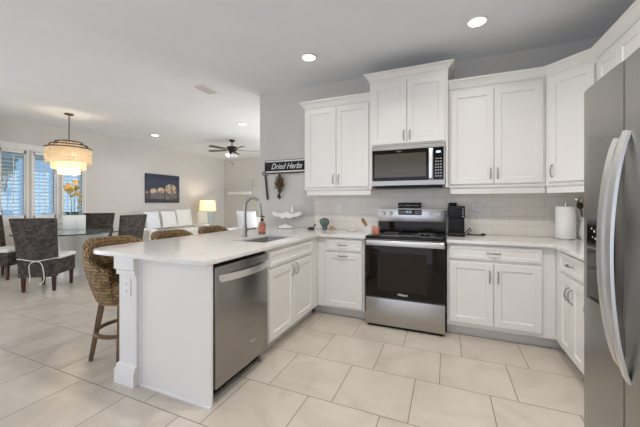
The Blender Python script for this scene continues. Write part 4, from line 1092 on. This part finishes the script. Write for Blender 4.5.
# coffee maker
cm = thing('coffee_maker', (.86, -.20, .914), 'slim black coffee maker beside the range', 'coffee maker')
MB().box(.782, -.36, .914, .945, -.06, .945, .010, 3).build('base', 'black_plastic', cm)
MB().box(.788, -.325, .9525, .940, -.065, 1.205, .012, 3).build('body', 'black_plastic', cm)
MB().box(.782, -.34, 1.10, .945, -.16, 1.228, .014, 3).build('brew_head', 'black_plastic', cm)
MB().box(.787, -.145, 1.225, .875, -.062, 1.262, .010, 3).build('reservoir_lid', 'black_glass', cm)
MB().box(.785, -.357, .9445, .942, -.24, .952, .003).build('drip_tray', 'bronze', cm)
b = MB()
for k in range(4): b.cyl((.925, -.341, 1.12+k*.025), (.925, -.3395, 1.12+k*.025), .006, .006, 10)
b.build('buttons', 'text_grey', cm)
cdp = thing('power_cord', (1.0, -.12, .914), 'black cord coiled on the counter beside the coffee maker', 'cord')
MB().tube([(.94, -.12, .925), (.97, -.13, .95), (1.0, -.10, .985), (1.02, -.08, .965), (.99, -.09, .935), (.97, -.13, .922), (1.02, -.15, .920), (1.09, -.13, .919), (1.13, -.11, .919)], .005, 8).build('cord', 'black_plastic', cdp)
MB().box(1.11, -.125, .9145, 1.15, -.095, .934, .005).build('plug', 'black_plastic', cdp)
# paper towel and crock
pt = thing('paper_towel_holder', (1.80, -.22, .914), 'white paper towel roll standing on a round holder in the corner', 'paper towel')
MB().lathe([(0, 0), (.092, 0), (.095, .006), (.09, .012), (0, .012)], (1.80, -.22, .914), 32).cyl((1.80, -.22, .92), (1.80, -.22, 1.255), .006, .006, 10).ball((1.80, -.22, 1.258), .009, (1, 1, 1), 10).build('stand', 'chrome', pt)
MB().lathe([(.02, .013), (.074, .013), (.076, .016), (.076, .307), (.074, .310), (.02, .310), (.02, .013)], (1.80, -.22, .914), 40).build('roll', 'paper', pt)
kx, ky = 1.975, -.20
ck = thing('utensil_crock', (kx, ky, .914), 'pale grey ceramic pitcher full of utensils behind the paper towel', 'crock')
MB().lathe([(0, 0), (.050, 0), (.062, .02), (.068, .08), (.058, .15), (.055, .19), (.064, .215), (.058, .215), (.049, .19), (.052, .15), (.06, .08), (.05, .02), (0, .015)], (kx, ky, .914), 28).tube([(kx+.06, ky-.02, 1.10), (kx+.095, ky-.03, 1.09), (kx+.10, ky-.03, 1.04), (kx+.066, ky-.02, .99)], .008, 8).build('pitcher', 'shell_white', ck)
b = thing('kitchen_utensil', (kx, ky, .93), 'dark wooden spoons and whisk standing in the grey pitcher', 'utensils')
rn = random.Random(9)
for k, (dx, dy, zz, mt_) in enumerate(((-.05, -.01, 1.235, 'dark_wood'), (-.03, -.05, 1.27, 'wood_handle'), (.02, -.05, 1.30, 'dark_wood'), (-.045, .03, 1.29, 'chrome'), (.05, -.03, 1.26, 'wood_handle'))):
    e_ = Vector((kx+dx*1.3, ky+dy*1.3, zz))
    if k: 
        t_ = thing('kitchen_utensil', (kx+dx*.3, ky+dy*.3, .95), '', 'utensil')
    else: t_ = b
    t_['label'] = ['dark wooden spoon leaning left in the pitcher', 'tan wooden spoon in the middle of the pitcher', 'tallest dark wooden spoon in the pitcher', 'metal serving spoon in the pitcher', 'tan wooden spatula leaning right in the pitcher'][k]
    t_['category'] = 'utensil'; t_['group'] = 'utensils in the pitcher'
    MB().cyl((kx+dx*.25, ky+dy*.25, .94), e_, .005, .005, 8).ball(e_, .027, (1, .45, 1.3), 12, Matrix.Rotation(dx*6, 4, 'Y')).build('spoon', mt_, t_)
